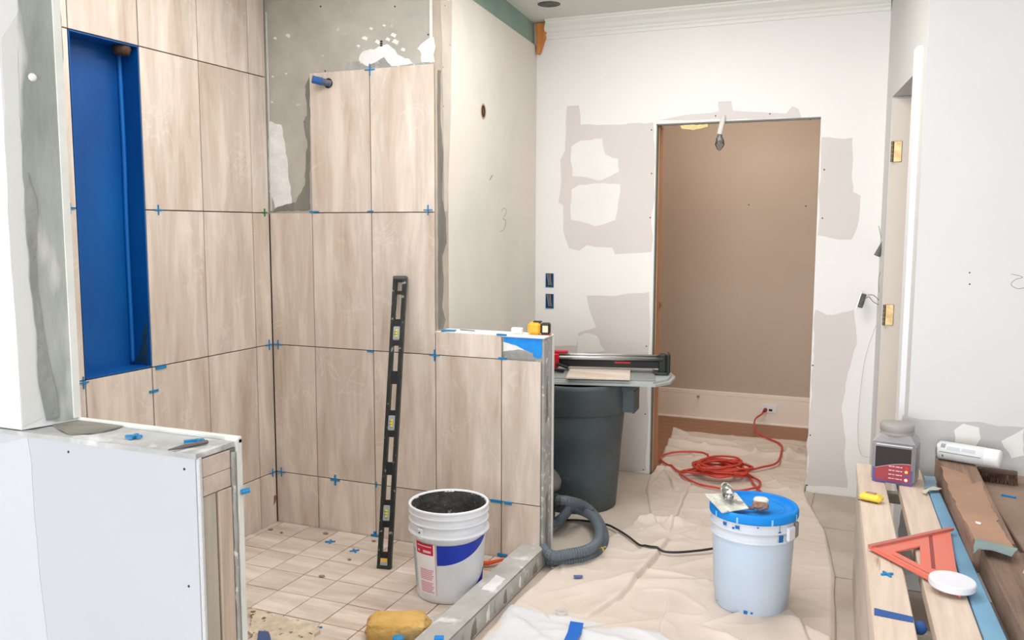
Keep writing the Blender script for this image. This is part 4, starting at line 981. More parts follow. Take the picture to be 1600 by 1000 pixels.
# --- grey round bin
gx, gy = 1.222, .842
bn = empty('round_bin', (gx, gy, .006), 'large dark grey round bin carrying the tile cutter', 'bin')
rc = lambda z: .205+.042*z/.6
BS = 1.075
bm = BM(); lathe(bm, [(r_, z_*BS) for r_, z_ in [(0, 0), (.195, 0), (.203, .006), (rc(.2), .2), (rc(.455), .455), (.246, .458), (.256, .464), (.2585, .57), (.262, .575), (.264, .596), (.258, .600), (.250, .598), (.246, .57), (.24, .45), (.2, .03), (0, .03)]], 72)
newmesh('bin_body', bm, CANG, bn, smooth=True)
for k, ph in enumerate((0.06, PI+.06)):
    M = Matrix.Rotation(ph, 4, 'Z')
    bm = BM(); prism(bm, [(-.10, 0), (.10, 0), (.06, .062), (-.06, .062)], .02, M@Matrix.Translation((.249, 0, .63))@Matrix(((0, 1, 0, 0), (1, 0, 0, 0), (0, 0, -1, 0), (0, 0, 0, 1))))
    for s in (-1, 1): box(bm, .248, .302, s*.062-.004, s*.062+.004, .50, .63, 0, M)
    vs = box(bm, .292, .306, -.062, .062, .495, .605, .003, M)
    h_ = newmesh('bin_handle', bm, CANG, bn)
bm = BM()

# --- tile cutter on the bin
ang = math.radians(14.5)
ex = Vector((math.cos(ang), math.sin(ang), 0)); ey = Vector((-math.sin(ang), math.cos(ang), 0))
O = Vector((1.668, .735, .654)); 
tc_ = empty('tile_cutter', O, 'red and black manual tile cutter on a grey base atop the bin', 'tile cutter', rz=ang)
# local: x negative to the left, y to the back
bm = BM(); P = [(-.86, 0), (-.02, 0), (.055, .09), (.085, .24), (.05, .46), (-.86, .46)]
prism(bm, P, .012); P2 = [(-.85, .012), (-.03, .012), (.04, .10), (.066, .24), (.035, .448), (-.85, .448)]; prism(bm, P2, .010, Matrix.Translation((0, 0, .012)))
newmesh('base', bm, mat('base_pale', (172, 178, 176), .5), tc_)
bm = BM(); box(bm, -.84, -.02, .03, .225, .022, .030, .002); box(bm, -.84, -.02, .27, .43, .022, .030, .002); newmesh('rubber_bed', bm, CUTG, tc_)
bm = BM(); box(bm, -.84, -.01, .236, .24, .022, .034); box(bm, -.84, -.01, .25, .254, .022, .034); newmesh('score_groove', bm, CUTD, tc_)
bm = BM(); box(bm, -.0, .035, .225, .275, .022, .124, .004); box(bm, -.03, .045, .20, .30, .022, .036, .003); box(bm, .037, .056, .200, .29, .030, .130, .006); newmesh('end_bracket', bm, BLACK, tc_)
bm = BM(); box(bm, -.84, .02, .232, .268, .052, .088, .003); newmesh('rail_beam', bm, mat('beam_black', (20, 21, 22), .5), tc_)
bm = BM(); tube(bm, [Vector((-.84, .228, .099)), Vector((.02, .228, .099))], .011, 14); tube(bm, [Vector((-.84, .272, .107)), Vector((.02, .272, .107))], .009, 14); newmesh('rail_tube', bm, STEEL, tc_, smooth=True)
bm = BM(); box(bm, -.595, -.50, .205, .295, .045, .120, .006); box(bm, -.615, -.455, .22, .26, .120, .132, .004); newmesh('carriage', bm, REDP, tc_)
bm = BM(); tube(bm, [Vector((-.55, .21, .07)), Vector((-.53, .17, .045)), Vector((-.47, .14, .042))], .009, 8); tube(bm, [Vector((-.51, .20, .07)), Vector((-.45, .19, .052))], .008, 8); newmesh('scoring_arm', bm, DKIRON, tc_)
bm = BM(); box(bm, -.22, -.14, .2305, .2325, .074, .082); newmesh('maker_mark', bm, REDP, tc_)
fl = on('z', .641, 890, 597); fr = on('z', .641, 984, 600); br = on('z', .641, 1000, 572); bl = on('z', .641, 913, 568)
lt = newmesh('loose_tile', (lambda b: b)(BM()), TILE)
bm = BM(); M = Matrix.Translation(O+Vector((0, 0, .0315)))@Matrix.Rotation(ang, 4, 'Z'); box(bm, -.445, -.140, -.015, .60, 0, .009, .001, M@Matrix.Translation((0, 0, 0))); bm.to_mesh(lt.data); bm.free(); lt.data.materials.clear(); lt.data.materials.append(FTILE)
tag(lt, 'beige stone tile lying on the tile cutter', 'tile')

# --- shop vacuum and hose
vx, vy = 1.095, .385
vc = empty('shop_vacuum', (vx, vy, .006), 'grey shop vacuum half hidden behind the half wall end', 'vacuum')
bm = BM(); lathe(bm, [(0, .03), (.15, .03), (.165, .05), (.17, .19), (.175, .20), (0, .20)], 40); newmesh('drum', bm, VACD, vc, smooth=True)
bm = BM(); lathe(bm, [(.175, .19), (.192, .20), (.195, .225), (.185, .245), (.15, .285), (.11, .325), (.06, .335), (0, .335)], 40); newmesh('motor_head', bm, VAC, vc, smooth=True)
for k in range(4):
    bm = BM(); a = .5+k*PI/2; lathe(bm, [(0, 0), (.022, .004), (.026, .02), (.02, .036), (0, .036)], 12, Matrix.Translation((.15*math.cos(a), .15*math.sin(a), 0))); newmesh('caster', bm, BLACK, vc)
bm = BM(); tube(bm, [Vector((.15, -.04, .165)), Vector((.21, -.055, .165))], .034, 16); newmesh('inlet_port', bm, VACD, vc)
hz = lambda u, v, z: on('z', z, u, v)
start = Vector((vx+.20, vy-.055, .175))
hp_ = [start, start+Vector((.05, 0, .005)), hz(912, 790, .10), hz(930, 806, .05), hz(943, 832, .028), hz(941, 852, .024), hz(925, 867, .024), hz(900, 875, .024), hz(862, 876, .024), Vector((1.24, .13, .024)), Vector((1.13, .20, .03)), Vector((1.06, .25, .04)),
       Vector((1.13, .22, .05)), Vector((1.27, .47, .068)), hz(884, 797, .068), hz(905, 797, .068), hz(926, 808, .068), hz(936, 826, .068), hz(935, 844, .068), hz(920, 858, .068), hz(890, 865, .068), hz(858, 866, .068), Vector((1.24, .17, .068)), Vector((1.15, .17, .068))]
hp_[12:14] = [Vector((1.16, .22, .05)), Vector((1.285, .33, .066)), Vector((1.292, .50, .068))]
sp_ = spline(hp_, 8)
cum = [0]
for i in range(1, len(sp_)): cum.append(cum[-1]+(sp_[i]-sp_[i-1]).length)
rs = []; nseg = int(cum[-1]/.0055); j = 0
for k in range(nseg):
    t_ = cum[-1]*k/(nseg-1)
    while j < len(cum)-2 and cum[j+1] < t_: j += 1
    rs.append(sp_[j].lerp(sp_[j+1], (t_-cum[j])/max(1e-9, cum[j+1]-cum[j])))
bm = BM(); tube(bm, rs, .0215, 12, rf=lambda i: .0225 if i % 2 else .0200); tag(newmesh('vacuum_hose', bm, HOSE), 'coiled ribbed grey vacuum hose on the floor', 'hose')
bm = BM()
for (du, dv) in ((-5, -6), (6, -2), (2, 6), (-7, 1), (5, 5)): tube(bm, [hz(941, 856, .05), hz(941+du, 856+dv, .055)], .002, 5)
tag(newmesh('wire_tie', bm, mat('tie_yellow', (206, 176, 88), .6)), 'yellow twist tie on the vacuum hose', 'tie')

# --- cords
def cable(name, P, r, m, label, cat, n=8):
    bm = BM(); tube(bm, lie(spline(P, n), r), r, 7); return tag(newmesh(name, bm, m, smooth=True), label, cat)
cable('black_cord', [hz(u, v, z) for u, v, z in ((866, 813, .012), (905, 813, .014), (945, 819, .022), (962, 826, .026), (980, 837, .03), (1000, 852, .03), (1020, 859, .032), (1050, 863, .034), (1085, 861, .034), (1120, 856, .034), (1140, 850, .03), (1160, 846, .03))], .0052, CORDB, 'thin black power cord running from the hose to the lidded bucket', 'cord')
def rz(u, v, z=.03): return hz(u, v, z)
P = [on('y', 3.0, 1195, 640), on('y', 2.98, 1190, 647), on('y', 2.93, 1180, 655)+Vector((0, 0, 0)), rz(1179, 668, .06), rz(1184, 677, .045), rz(1200, 685), rz(1218, 693), rz(1222, 702, .04), rz(1217, 719, .045), rz(1208, 726, .04), rz(1190, 730, .04), rz(1168, 736, .035)]
cc = on('z', .03, 1122, 741)
# messy coils
for k in range(62):
    a = k*1.12+.3; rx = R.uniform(.09, .20); ry = R.uniform(.07, .19)
    P.append(cc+Vector((rx*math.cos(a)+R.uniform(-.02, .02)+.03*math.sin(k), ry*math.sin(a)+R.uniform(-.02, .02), .008+.0009*k+R.uniform(0, .012))))
P += [rz(1075, 738, .035), rz(1052, 732, .03), rz(1032, 717, .03), rz(1040, 710, .03), rz(1062, 706, .04), rz(1096, 707, .045), rz(1106, 713, .04), rz(1108, 722, .04)]
cable('extension_cord', P, .0062, CORD, 'red extension cord plugged into the outlet and tangled on the cloth', 'cord')
cable('cord_loop', [rz(1155, 738, .035), rz(1172, 744, .03), rz(1187, 752, .03), rz(1186, 760, .03), rz(1176, 763, .03), rz(1150, 767, .03), rz(1120, 762, .03), rz(1088, 755, .03), rz(1062, 739, .03), rz(1080, 733, .035)], .006, CORD, 'loose outer loop of red cord around the tangle', 'cord')
cable('cord_tail', [rz(1160, 735, .05), rz(1170, 744, .035), rz(1180, 760, .025), rz(1192, 771, .025), rz(1210, 790, .025)], .006, CORD, 'red cord end running behind the blue lid', 'cord')
bm = BM(); a = on('y', 3.025, 1196, 640); tube(bm, [a, a+Vector((-.004, -.03, -.004)), on('y', 2.985, 1193, 643)], .013, 10, rf=lambda i: (.014, .012, .007)[i]); tag(newmesh('plug', bm, mat('plug_red', (150, 50, 48), .5)), 'red plug pushed into the closet outlet', 'plug')

# --- tape measure, sponge, pieces
tm = empty('tape_measure', (1.305, .07, ZP+.0095), 'yellow and black tape measure on the half wall end', 'tape measure', rz=.15)
bm = BM(); box(bm, -.045, .012, -.022, .022, 0, .052, .012); newmesh('case', bm, YELT, tm)
bm = BM(); box(bm, .010, .048, -.021, .021, .002, .050, .006); newmesh('front_grip', bm, mat('tape_black', (46, 40, 36), .5), tm)
bm = BM(); box(bm, .020, .044, -.024, -.0212, .012, .040, .001); newmesh('belt_clip', bm, mat('clip_pale', (206, 196, 170), .4, .3), tm)
bm = BM(); box(bm, -.022, .012, -.012, .012, .050, .057, .002); newmesh('lock_button', bm, mat('tape_black', (46, 40, 36), .5), tm)
bm = BM(); box(bm, .012, .052, -.016, .016, -.0, .003, .001); newmesh('blade_tip', bm, mat('tip_red', (190, 90, 70), .5), tm)
bm = BM(); p = on('y', .06, 808, 521); box(bm, -.024, .024, -.012, .012, 0, .026, .004); tag(newmesh('plaster_lump', bm, PRIMER, loc=(p.x, .06, ZP+.0095)), 'small white plaster block left of the tape measure', 'plaster')
bm = BM(); bmesh.ops.create_cube(bm, size=1); bmesh.ops.subdivide_edges(bm, edges=bm.edges[:], cuts=7, use_grid_fill=True)
for v in bm.verts:
    c_ = v.co*2; d_ = max(abs(c_.x), abs(c_.y), abs(c_.z)); n_ = Vector((c_.x, c_.y, c_.z)).normalized()
    c_ = c_.lerp(n_*1.15, .45)*(1+.12*noise.noise(c_*2.2)+.05*noise.noise(c_*7))
    v.co = Vector((c_.x*.102, c_.y*.068, .040+c_.z*.034))
o = newmesh('sponge', bm, SPONGE, smooth=True, loc=(1.125, -.80, .002)); o.rotation_euler = (0, 0, .35); tag(o, 'big dirty yellow grout sponge on the shower floor', 'sponge')
bm = BM(); bmesh.ops.create_icosphere(bm, subdivisions=2, radius=.02); 
for v in bm.verts: v.co.z *= .4
tag(newmesh('blue_scrap', bm, mat('scrap_teal', (36, 134, 190), .5), loc=on('z', .09, 622, 997)), 'blue scrap stuck on the yellow sponge', 'scrap')
# mortar mess with blue rag at the knee wall
Pm = [on('z', .0075, *p) for p in ((394, 956), (420, 961), (455, 973), (495, 979), (500, 990), (480, 1015), (400, 1030), (390, 990))]
tag(sheet('mortar_mess', Pm, (0, 0, 1), .012, mat('mortar_crumbs', (222, 208, 184), .95, var=(196, 180, 158), scale=20, bump=1, fine=((120, 92, 80), 34, .62, .66)), None, .012, .015), 'crumbly pale mortar spill on the floor by the knee wall', 'mortar')
Pm = [on('z', .0197, *p) for p in ((404, 988), (420, 989), (424, 1004), (402, 1010))]
tag(sheet('blue_rag', Pm, (0, 0, 1), .006, mat('rag_blue', (70, 88, 130), .8), None, .004, .01), 'dark blue scrap on the pale mortar spill', 'rag')
# tape on the sheet, scraps
Pm = [on('z', .036, *p) for p in ((891, 971), (912, 974), (908, 990), (898, 1006), (880, 1003), (887, 988))]
tag(sheet('painter_tape', Pm, (0, 0, 1), .0015, TAPE), 'strip of blue painter tape on the crumpled white sheet', 'tape')
Pm = [on('z', .022, *p) for p in ((896, 899), (910, 899), (911, 902), (897, 903))]
tag(sheet('tape_scrap', Pm, (0, 0, 1), .0015, mat('tape_faded', (90, 110, 170), .7)), 'faded blue scrap on the beige drop cloth near the hose', 'scrap')
bm = BM(); p = on('z', .03, 877, 955)
ring = [p+Vector((.019*math.cos(t*PI/12), .019*math.sin(t*PI/12), 0)) for t in range(25)]; tube(bm, ring, .0028, 6)
tag(newmesh('clear_ring', bm, mat('clear_plastic', (222, 220, 220), .2, alpha=.7)), 'clear plastic ring lying on the cloth near the curb', 'ring')

# ================================================================== LUMBER AND TUB DECK
ZD = .462
fr_ = empty('deck_frame', (2.62, -.5, 0), 'low plywood and stud frame carrying the loose boards', 'frame')
TL = [(2.556, .275), (2.572, -.10), (2.590, -.60), (2.613, -1.175), (2.63, -1.6)]
bm = BM()
prism(bm, [(2.557, .30), (2.632, -1.6), (2.645, -1.6), (2.57, .30)], ZD-.045); newmesh('side_panel', bm, mat('ply_side', (206, 192, 178), .8, var=(186, 172, 160), scale=3, stretch=(1, 1, 3), bump=.2), fr_)
bm = BM(); prism(bm, [(2.556, .30), (2.63, -1.6), (2.66, -1.6), (2.60, .30)], .045, Matrix.Translation((0, 0, ZD-.0455)))
newmesh('top_rail', bm, mat('rail_pale', (214, 198, 184), .8, var=(196, 180, 168), scale=3), fr_)
for y in (.22, -.38, -1.0):
    bm = BM(); x = 2.60-.036*(y+.3); box(bm, x-.018, x+.5, y-.02, y+.02, ZD-.085, ZD-.046, .002); newmesh('cross_piece', bm, WOODV2, fr_)
for y in (.15, -.15, -.75):
    sheet('white_chip', [(2.5625-.0395*(y-.275)-.001, y, .2), (2.5625-.0395*(y+.06-.275)-.001, y+.06, .23), (2.5625-.0395*(y+.05-.275)-.001, y+.05, .34), (2.5625-.0395*(y-.275)-.001, y, .31)], (-1, 0, 0), .002, (PRIMER, THIN2, PRIMER)[int(y*10) % 3], fr_, .008, .02)
rebase(fr_, (2.60, -.5, 0))
def board(name, x0, x1, xa0, xa1, y0, y1, z0, z1, m, label, cat='board', parent=None):
    """x0,x1 at the far end y0; xa0,xa1 at the near end y1"""
    c_ = Vector(((x0+x1)/2, (y0+y1)/2, z0))
    bm = BM(); n = 10; 
    rows = []
    for k in range(n+1):
        f = k/n; a_, b_ = x0+(xa0-x0)*f, x0+(x1-x0)+((xa1)-(x1))*f; y = y0+(y1-y0)*f
        rows.append([bm.verts.new((a_-c_.x, y-c_.y, 0)), bm.verts.new((b_-c_.x, y-c_.y, 0)), bm.verts.new((b_-c_.x, y-c_.y, z1-z0-.003)), bm.verts.new((b_-.003-c_.x, y-c_.y, z1-z0)), bm.verts.new((a_+.003-c_.x, y-c_.y, z1-z0)), bm.verts.new((a_-c_.x, y-c_.y, z1-z0-.003))])
    for k in range(n):
        for i in range(6): bm.faces.new((rows[k][i], rows[k][(i+1) % 6], rows[k+1][(i+1) % 6], rows[k+1][i]))
    bm.faces.new(rows[0]); bm.faces.new(list(reversed(rows[-1]))); bmesh.ops.recalc_face_normals(bm, faces=bm.faces[:])
    o = newmesh(name, bm, m, parent, loc=c_)
    if label: tag(o, label, cat)
    return o
board('pine_board', 2.552, 2.643, 2.631, 2.721, .275, -1.6, ZD-.0, ZD+.038, WOOD, 'leftmost pale pine board with the blue tape strip on it')
board('pine_board', 2.688, 2.777, 2.760, 2.858, .275, -1.6, ZD-.0, ZD+.038, WOOD, 'middle pale pine board under the round white lid')
board('foam_strip', 2.787, 2.822, 2.862, 2.916, .10, -1.6, ZD+.001, ZD+.036, SKYB, 'light blue foam strip between the pine and the brown timber', 'strip')
bt = board('brown_timber', 2.828, 2.950, 2.862, 2.966, .300, -.66, ZD+.003, ZD+.098, BROWNW, 'raised brown timber with torn kraft paper on top', 'timber')
bt2 = board('brown_timber', 2.884, 3.00, 2.935, 3.06, -.665, -1.6, ZD+.003, ZD+.078, mat('timber_brown2', (150, 124, 108), .85, var=(118, 96, 82), scale=3, stretch=(12, 1, 8), bump=.4), 'lower splintered brown timber in the right foreground', 'timber')
dk = board('brown_deck', 2.955, 3.60, 3.075, 3.70, .325, -1.6, ZD+.016, ZD+.038, DECKB, 'wide brown board under the bristle brush, dusty', 'board')
for u, v, s in ((1578, 800, 4), (1590, 812, 5), (1575, 880, 4), (1585, 806, 3)):
    a = on('z', ZD+.0385, u, v); sheet('plaster_fleck', [a+Vector((-s*.003, 0, 0)), a+Vector((0, s*.0025, 0)), a+Vector((s*.003, .001, 0)), a+Vector((0, -s*.002, 0))], (0, 0, 1), .001, COMP, dk, .003, .006)
kz = ZD+.0985
Pk = [on('z', kz, *p) for p in ((1469, 728), (1510, 742), (1519, 757), (1534, 752), (1538, 766), (1548, 790), (1560, 812), (1556, 815), (1572, 838), (1584, 856), (1526, 848), (1512, 822), (1494, 790), (1480, 758))]
tag(sheet('kraft_paper', Pk, (0, 0, 1), .0018, KRAFT, None, .004, .02), 'torn piece of brown kraft paper over the raised timber', 'paper')
Pk = [on('z', kz+.002, *p) for p in ((1524, 842), (1540, 846), (1590, 858), (1581, 870), (1550, 860), (1530, 858), (1522, 866), (1520, 856))]
tag(sheet('faded_tape', Pk, (0, 0, 1), .002, TEALP, None, .003, .015), 'faded teal tape across the end of the raised timber', 'tape')
Pk = [on('z', kz+.003, *p) for p in ((1524, 815), (1533, 817), (1532, 820), (1525, 818))]; tag(sheet('plaster_fleck', Pk, (0, 0, 1), .0015, COMP), 'single pale fleck on the brown kraft paper', 'fleck')
# torn masking at the head of the foam strip
Pk = [on('z', ZD+.040, *p) for p in ((1444, 744), (1462, 745), (1464, 762), (1444, 764))]; tag(sheet('blue_paper', Pk, (0, 0, 1), .0015, mat('paper_blue', (150, 176, 196), .8), None, .003, .01), 'pale blue paper scrap at the head of the foam strip', 'paper')
Pk = [on('z', ZD+.046, *p) for p in ((1440, 768), (1458, 760), (1472, 764), (1466, 766), (1452, 766), (1446, 772)) ]; tag(sheet('cream_paper', Pk, (0, 0, 1), .0015, mat('paper_cream', (214, 210, 194), .8), None, .002, .01), 'torn cream paper scrap at the head of the foam strip', 'paper')

ZT = ZD+.038
# jar
jr = empty('plastic_jar', (2.684, .085, ZT+.001), 'square clear plastic jar with a black and maroon label', 'jar', rz=-.18)
bm = BM(); box(bm, -.073, .073, -.060, .060, 0, .150, .012); jb = newmesh('jar_body', bm, mat('jar_shell', (176, 174, 178), .25, alpha=.62), jr, smooth=False)
bm = BM(); box(bm, -.066, .066, -.053, .053, .004, .125, .01); newmesh('jar_contents', bm, JARC, jr)
bm = BM(); P_ = [(-.073, -.060, .150), (.073, -.060, .150), (.073, .060, .150), (-.073, .060, .150)]
lo = [bm.verts.new((sx*.071, sy*.058, .149)) for sx, sy in ((-1, -1), (1, -1), (1, 1), (-1, 1))]; hi = [bm.verts.new((sx*.052, sy*.045, .176)) for sx, sy in ((-1, -1), (1, -1), (1, 1), (-1, 1))]
for i in range(4): bm.faces.new((lo[i], lo[(i+1) % 4], hi[(i+1) % 4], hi[i]))
bm.faces.new(hi); newmesh('jar_shoulder', bm, mat('jar_shell', (176, 174, 178), .25), jr)
bm = BM(); lathe(bm, [(.052, .170), (.056, .174), (.056, .180), (.053, .182), (.057, .185), (.058, .205), (.054, .210), (0, .210)], 36); newmesh('lid', bm, mat('jar_lid', (168, 166, 162), .35, alpha=.9), jr, smooth=True)
yl = -.0612
def jl(name, pts, m, par, dy=0):
    bm = BM(); vs = [bm.verts.new((p[0], yl-dy, p[1])) for p in pts]; bm.faces.new(vs); bmesh.ops.triangulate(bm, faces=bm.faces[:], ngon_method='EAR_CLIP'); return newmesh(name, bm, m, par)
jl('label_black', [(-.058, .052), (.060, .052), (.060, .132), (-.058, .132)], mat('label_black', (38, 30, 32), .4), jr)
jl('label_top_rule', [(-.056, .138), (.062, .138), (.062, .142), (-.056, .142)], mat('label_silver', (222, 222, 228), .3), jr)
crv = [(-.058, .052)]+[(-.058+.118*f, .052+.026*math.sin(f*PI/2)) for f in [i/10 for i in range(1, 11)]]
mr_ = jl('label_maroon', [(-.056, .010), (.058, .010)]+list(reversed(crv)), MAROON, jr, .0004)
jl('label_border', [(-.066, .002), (.066, .002), (.066, .055), (-.066, .055)], VIOLET, jr, -.0003)
jl('label_curve', [(x, z+.0016) for x, z in crv]+[(x, z-.0002) for x, z in reversed(crv)], mat('curve_silver', (200, 180, 184), .3), jr, .0008)
for k, dm in enumerate((ORD, YED, VIOLET, PWD)):
    z = .064-k*.0145
    bm = BM(); lathe(bm, [(0, .0006), (.0058, .0004)], 14, Matrix.Translation((.046, yl-.0008, z))@Matrix.Rotation(PI/2, 4, 'X')); newmesh('dot', bm, dm, mr_)
    bm = BM(); x = -.012
    for wd in (.010, .006, .002, .012, .006):
        vs = [bm.verts.new(q_) for q_ in ((x, yl-.0009, z-.0018), (x+wd, yl-.0009, z-.0018), (x+wd, yl-.0009, z+.0018), (x, yl-.0009, z+.0018))]; bm.faces.new(vs); x += wd+.0022
    newmesh('printed_line', bm, mat('print_rose', (236, 200, 206), .5), mr_)
# spray can lying on the timber
p0 = Vector((2.832, .225, ZD+.100+.034)); p1 = Vector((3.022, .155, ZD+.100+.034)); ax_ = (p1-p0).normalized(); Lc = (p1-p0).length
q_ = ax_.to_track_quat('Z', 'Y').to_matrix().to_4x4()
sc_ = empty('spray_can', p0, 'white spray can lying at the far end of the brown timber', 'spray can')
bm = BM(); lathe(bm, [(0, .006), (.026, .004), (.031, 0), (.0335, .003), (.0335, .155), (.031, .160)], 36, q_); newmesh('can_body', bm, CANW, sc_, smooth=True)
bm = BM(); lathe(bm, [(.0315, .155), (.0325, .157), (.0325, .200), (.030, .206), (0, .206)], 36, q_); newmesh('cap', bm, mat('cap_white', (238, 238, 240), .4), sc_, smooth=True)
bm = BM(); lathe(bm, [(.030, -.0015), (.0345, -.001), (.0345, .004)], 36, q_); newmesh('bottom_rim', bm, STEEL, sc_, smooth=True)
cv = (q_.inverted() @ (Vector((CX, CY, CZ))-p0)); ac = math.atan2(cv.y, cv.x)
def canpatch(name, a0_, a1_, z0_, z1_, m, par=sc_):
    bm = BM(); V = []
    for i in range(7):
        a = ac+a0_+(a1_-a0_)*i/6; V.append([bm.verts.new(q_@Vector((.0340*math.cos(a), .0340*math.sin(a), z))) for z in (z0_, z1_)])
    for i in range(6): bm.faces.new((V[i][0], V[i+1][0], V[i+1][1], V[i][1]))
    return newmesh(name, bm, m, par)
canpatch('print_rule', .18, .25, .012, .15, INK)
canpatch('print_block', -.75, -.25, .014, .030, mat('ink_pale', (150, 154, 156), .5)); canpatch('print_block', -.5, -.1, .036, .08, mat('ink_lilac', (196, 200, 208), .5)); canpatch('print_block', -.5, -.1, .085, .13, mat('ink_lilac', (196, 200, 208), .5)); canpatch('print_block', .5, .8, .020, .026, INK)
# bristle brush head
p = on('z', ZD+.044, 1560, 754)
bb_ = empty('bristle_brush', (p.x, min(p.y+.02, .28), ZD+.039), 'dark brown bristle brush behind the kraft paper', 'brush', rz=-.15)
bm = BM(); box(bm, -.07, .06, -.012, .03, .032, .044, .004); newmesh('brush_back', bm, mat('brush_back', (90, 72, 60), .7), bb_)
bm = BM()
for i in range(26):
    for j in range(5):
        x = -.066+i*.0049; y = -.010+j*.009
        tube(bm, [Vector((x, y, .034)), Vector((x*1.05+R.uniform(-.003, .003), y*1.3+R.uniform(-.004, .004)-.004, .002))], .0019, 4)
o = newmesh('bristles', bm, BRISTLE, bb_); o['kind'] = 'stuff'
# loose items on boards
zt = ZT+.0008
yb = empty('small_case', on('z', ZT+.001, 1361, 783), 'small yellow plastic case on the leftmost pine board', 'case', rz=-.35)
bm = BM(); box(bm, -.037, .037, -.022, .022, 0, .026, .010); newmesh('shell', bm, YEL, yb)
bm = BM(); box(bm, -.018, .014, -.006, .010, .0255, .029, .001); newmesh('slot_cover', bm, mat('slot_tan', (170, 140, 120), .5), yb)
bm = BM(); box(bm, -.036, .030, -.0225, -.0215, .002, .005); newmesh('seam', bm, INKD, yb)
# speed square
S = Vector((2.601+.01, -.70, zt)); 
g = [on('z', zt+.006, *p_) for p_ in ((1356, 857), (1484, 829), (1501, 934))]
sq = empty('speed_square', g[0], 'orange-red triangular speed square across two pine boards', 'square')
g = [v-g[0] for v in g]
def inner(tri, d0, d1, d2):
    """offset each edge inward: edges 01,12,20"""
    n_ = len(tri); lines = []
    cen = (tri[0]+tri[1]+tri[2])/3
    for i, dd in zip(range(3), (d0, d1, d2)):
        a_, b_ = tri[i], tri[(i+1) % 3]; e_ = (b_-a_).normalized(); nn = Vector((-e_.y, e_.x, 0))
        if (cen-a_).dot(nn) < 0: nn = -nn
        lines.append((a_+nn*dd, e_))
    out = []
    for i in range(3):
        (p_, e_), (q2, f_) = lines[i-1], lines[i]
        den = e_.x*f_.y-e_.y*f_.x; t = ((q2.x-p_.x)*f_.y-(q2.y-p_.y)*f_.x)/den; out.append(p_+e_*t)
    return out
ti = inner(g, .058, .085, .048)
bm = BM()
def ring_prism(bm, A_, B_, z0, z1):
    va = [[bm.verts.new((p_.x, p_.y, z)) for p_ in A_] for z in (z0, z1)]; vb = [[bm.verts.new((p_.x, p_.y, z)) for p_ in B_] for z in (z0, z1)]
    for i in range(3):
        j = (i+1) % 3
        bm.faces.new((va[1][i], va[1][j], vb[1][j], vb[1][i])); bm.faces.new((va[0][i], va[0][j], vb[0][j], vb[0][i]))
        bm.faces.new((va[0][i], va[0][j], va[1][j], va[1][i])); bm.faces.new((vb[0][i], vb[0][j], vb[1][j], vb[1][i]))
    bmesh.ops.recalc_face_normals(bm, faces=bm.faces[:])
ring_prism(bm, g, ti, 0, .005); newmesh('plate', bm, SQUARE, sq)
e01 = (g[1]-g[0]).normalized(); e12 = (g[2]-g[1]).normalized(); e20 = (g[0]-g[2]).normalized()
def bar(a_, b_, wd, z0, z1, side):
    e_ = (b_-a_).normalized(); nn = Vector((-e_.y, e_.x, 0))*side; bm = BM()
    prism(bm, [(p_.x, p_.y) for p_ in (a_, b_, b_+nn*wd, a_+nn*wd)], z1-z0, Matrix.Translation((0, 0, z0))); bmesh.ops.recalc_face_normals(bm, faces=bm.faces[:]); return bm
cen = sum(g, Vector())/3
def inside(a_, b_): e_ = (b_-a_); nn = Vector((-e_.y, e_.x, 0)); return 1 if (cen-a_).dot(nn) > 0 else -1
newmesh('flange', bar(g[0], g[1], .014, .004, .012, inside(g[0], g[1])), mat('square_worn', (214, 110, 96), .5, var=(176, 120, 112), scale=40), sq)
s_ = inside(g[2], g[0]); nn = Vector((-e20.y, e20.x, 0))*s_
newmesh('scale_rib', bar(g[2]+nn*.006, g[0]+nn*.006, .008, .005, .0075, s_), SQUARE, sq)
newmesh('scale_line', bar(g[2]+nn*.024+e20*.04, g[0]+nn*.024-e20*.07, .0022, .0049, .0054, s_), mat('groove_red', (150, 70, 62), .6), sq)
s_ = inside(g[1], g[2]); nn = Vector((-e12.y, e12.x, 0))*s_
newmesh('slot', bar(g[1]+nn*.050+e12*.07, g[2]+nn*.050-e12*.16, .010, .0048, .0054, s_), mat('groove_red', (150, 70, 62), .6), sq)
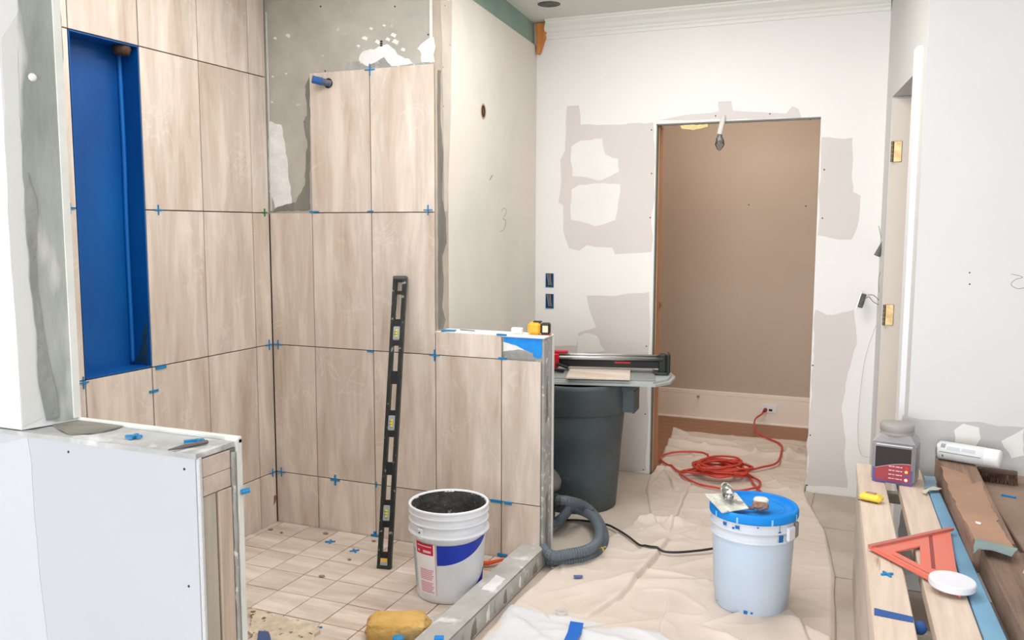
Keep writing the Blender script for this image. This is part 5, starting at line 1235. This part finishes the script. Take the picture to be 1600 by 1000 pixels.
# round white lid
bm = BM(); lathe(bm, [(0, 0), (.052, 0), (.0545, .003), (.0545, .016), (.052, .019), (0, .019)], 48)
o = newmesh('plastic_disc', bm, PALEL, loc=on('z', zt+.030, 1488, 906)+Vector((0, 0, -.017))); o.rotation_euler = (.02, .04, 0)
for p_ in o.data.polygons: p_.use_smooth = False
tag(o, 'round white plastic disc resting on the speed square', 'disc')
spacer(on('z', zt, 1386, 898), UPN, 'blue cross spacer on the leftmost pine board', L=.034, rot=.55, wd=.006)
spacer(on('z', ZD+.0395, 1576, 776), UPN, 'blue wedge on the wide brown board', L=.045, rot=-.35, wd=.008, form='-')
# blue tape strip over the board edge
a_, b_ = on('z', zt, 1366, 951), on('z', zt, 1427, 965)
c_, d_ = on('z', zt, 1427, 972), on('z', zt, 1366, 960)
tp = sheet('painter_tape', [a_, b_, c_+Vector((0, -.003, 0)), d_+Vector((0, -.003, 0))], (0, 0, 1), .002, DTAPE, None, .001, .02); tag(tp, 'dark blue tape strip across the leftmost pine board', 'tape')
bm = BM(); lathe(bm, [(0, 0), (.012, 0), (.016, .01), (.012, .022), (0, .024)], 14, Matrix.Translation(on('z', ZD+.002, 1437, 985)+Vector((0, 0, -.002)))@Matrix.Rotation(.4, 4, 'X')); tag(newmesh('tape_ball', bm, DTAPE, smooth=True), 'crumpled ball of blue tape in the gap between pine boards', 'tape')
# pale bottle at the right edge
pz = empty('spray_bottle', (2.968, -1.10, ZD+.079), 'pale blue plastic bottle with white trigger cut by the right edge', 'bottle')
bm = BM(); lathe(bm, [(0, 0), (.030, 0), (.034, .006), (.034, .12), (.028, .15), (.013, .175), (.013, .19), (0, .19)], 32); newmesh('bottle_body', bm, PALEB, pz, smooth=True)
bm = BM(); box(bm, -.016, .03, -.012, .012, .19, .225, .006); newmesh('spray_head', bm, LGREY, pz)
bm = BM(); tube(bm, [Vector((-.010, -.004, .195)), Vector((-.038, -.008, .165)), Vector((-.036, -.008, .13)), Vector((-.046, -.010, .10))], .007, 8); newmesh('trigger', bm, LGREY, pz, smooth=True)
bpy.context.view_layer.update()
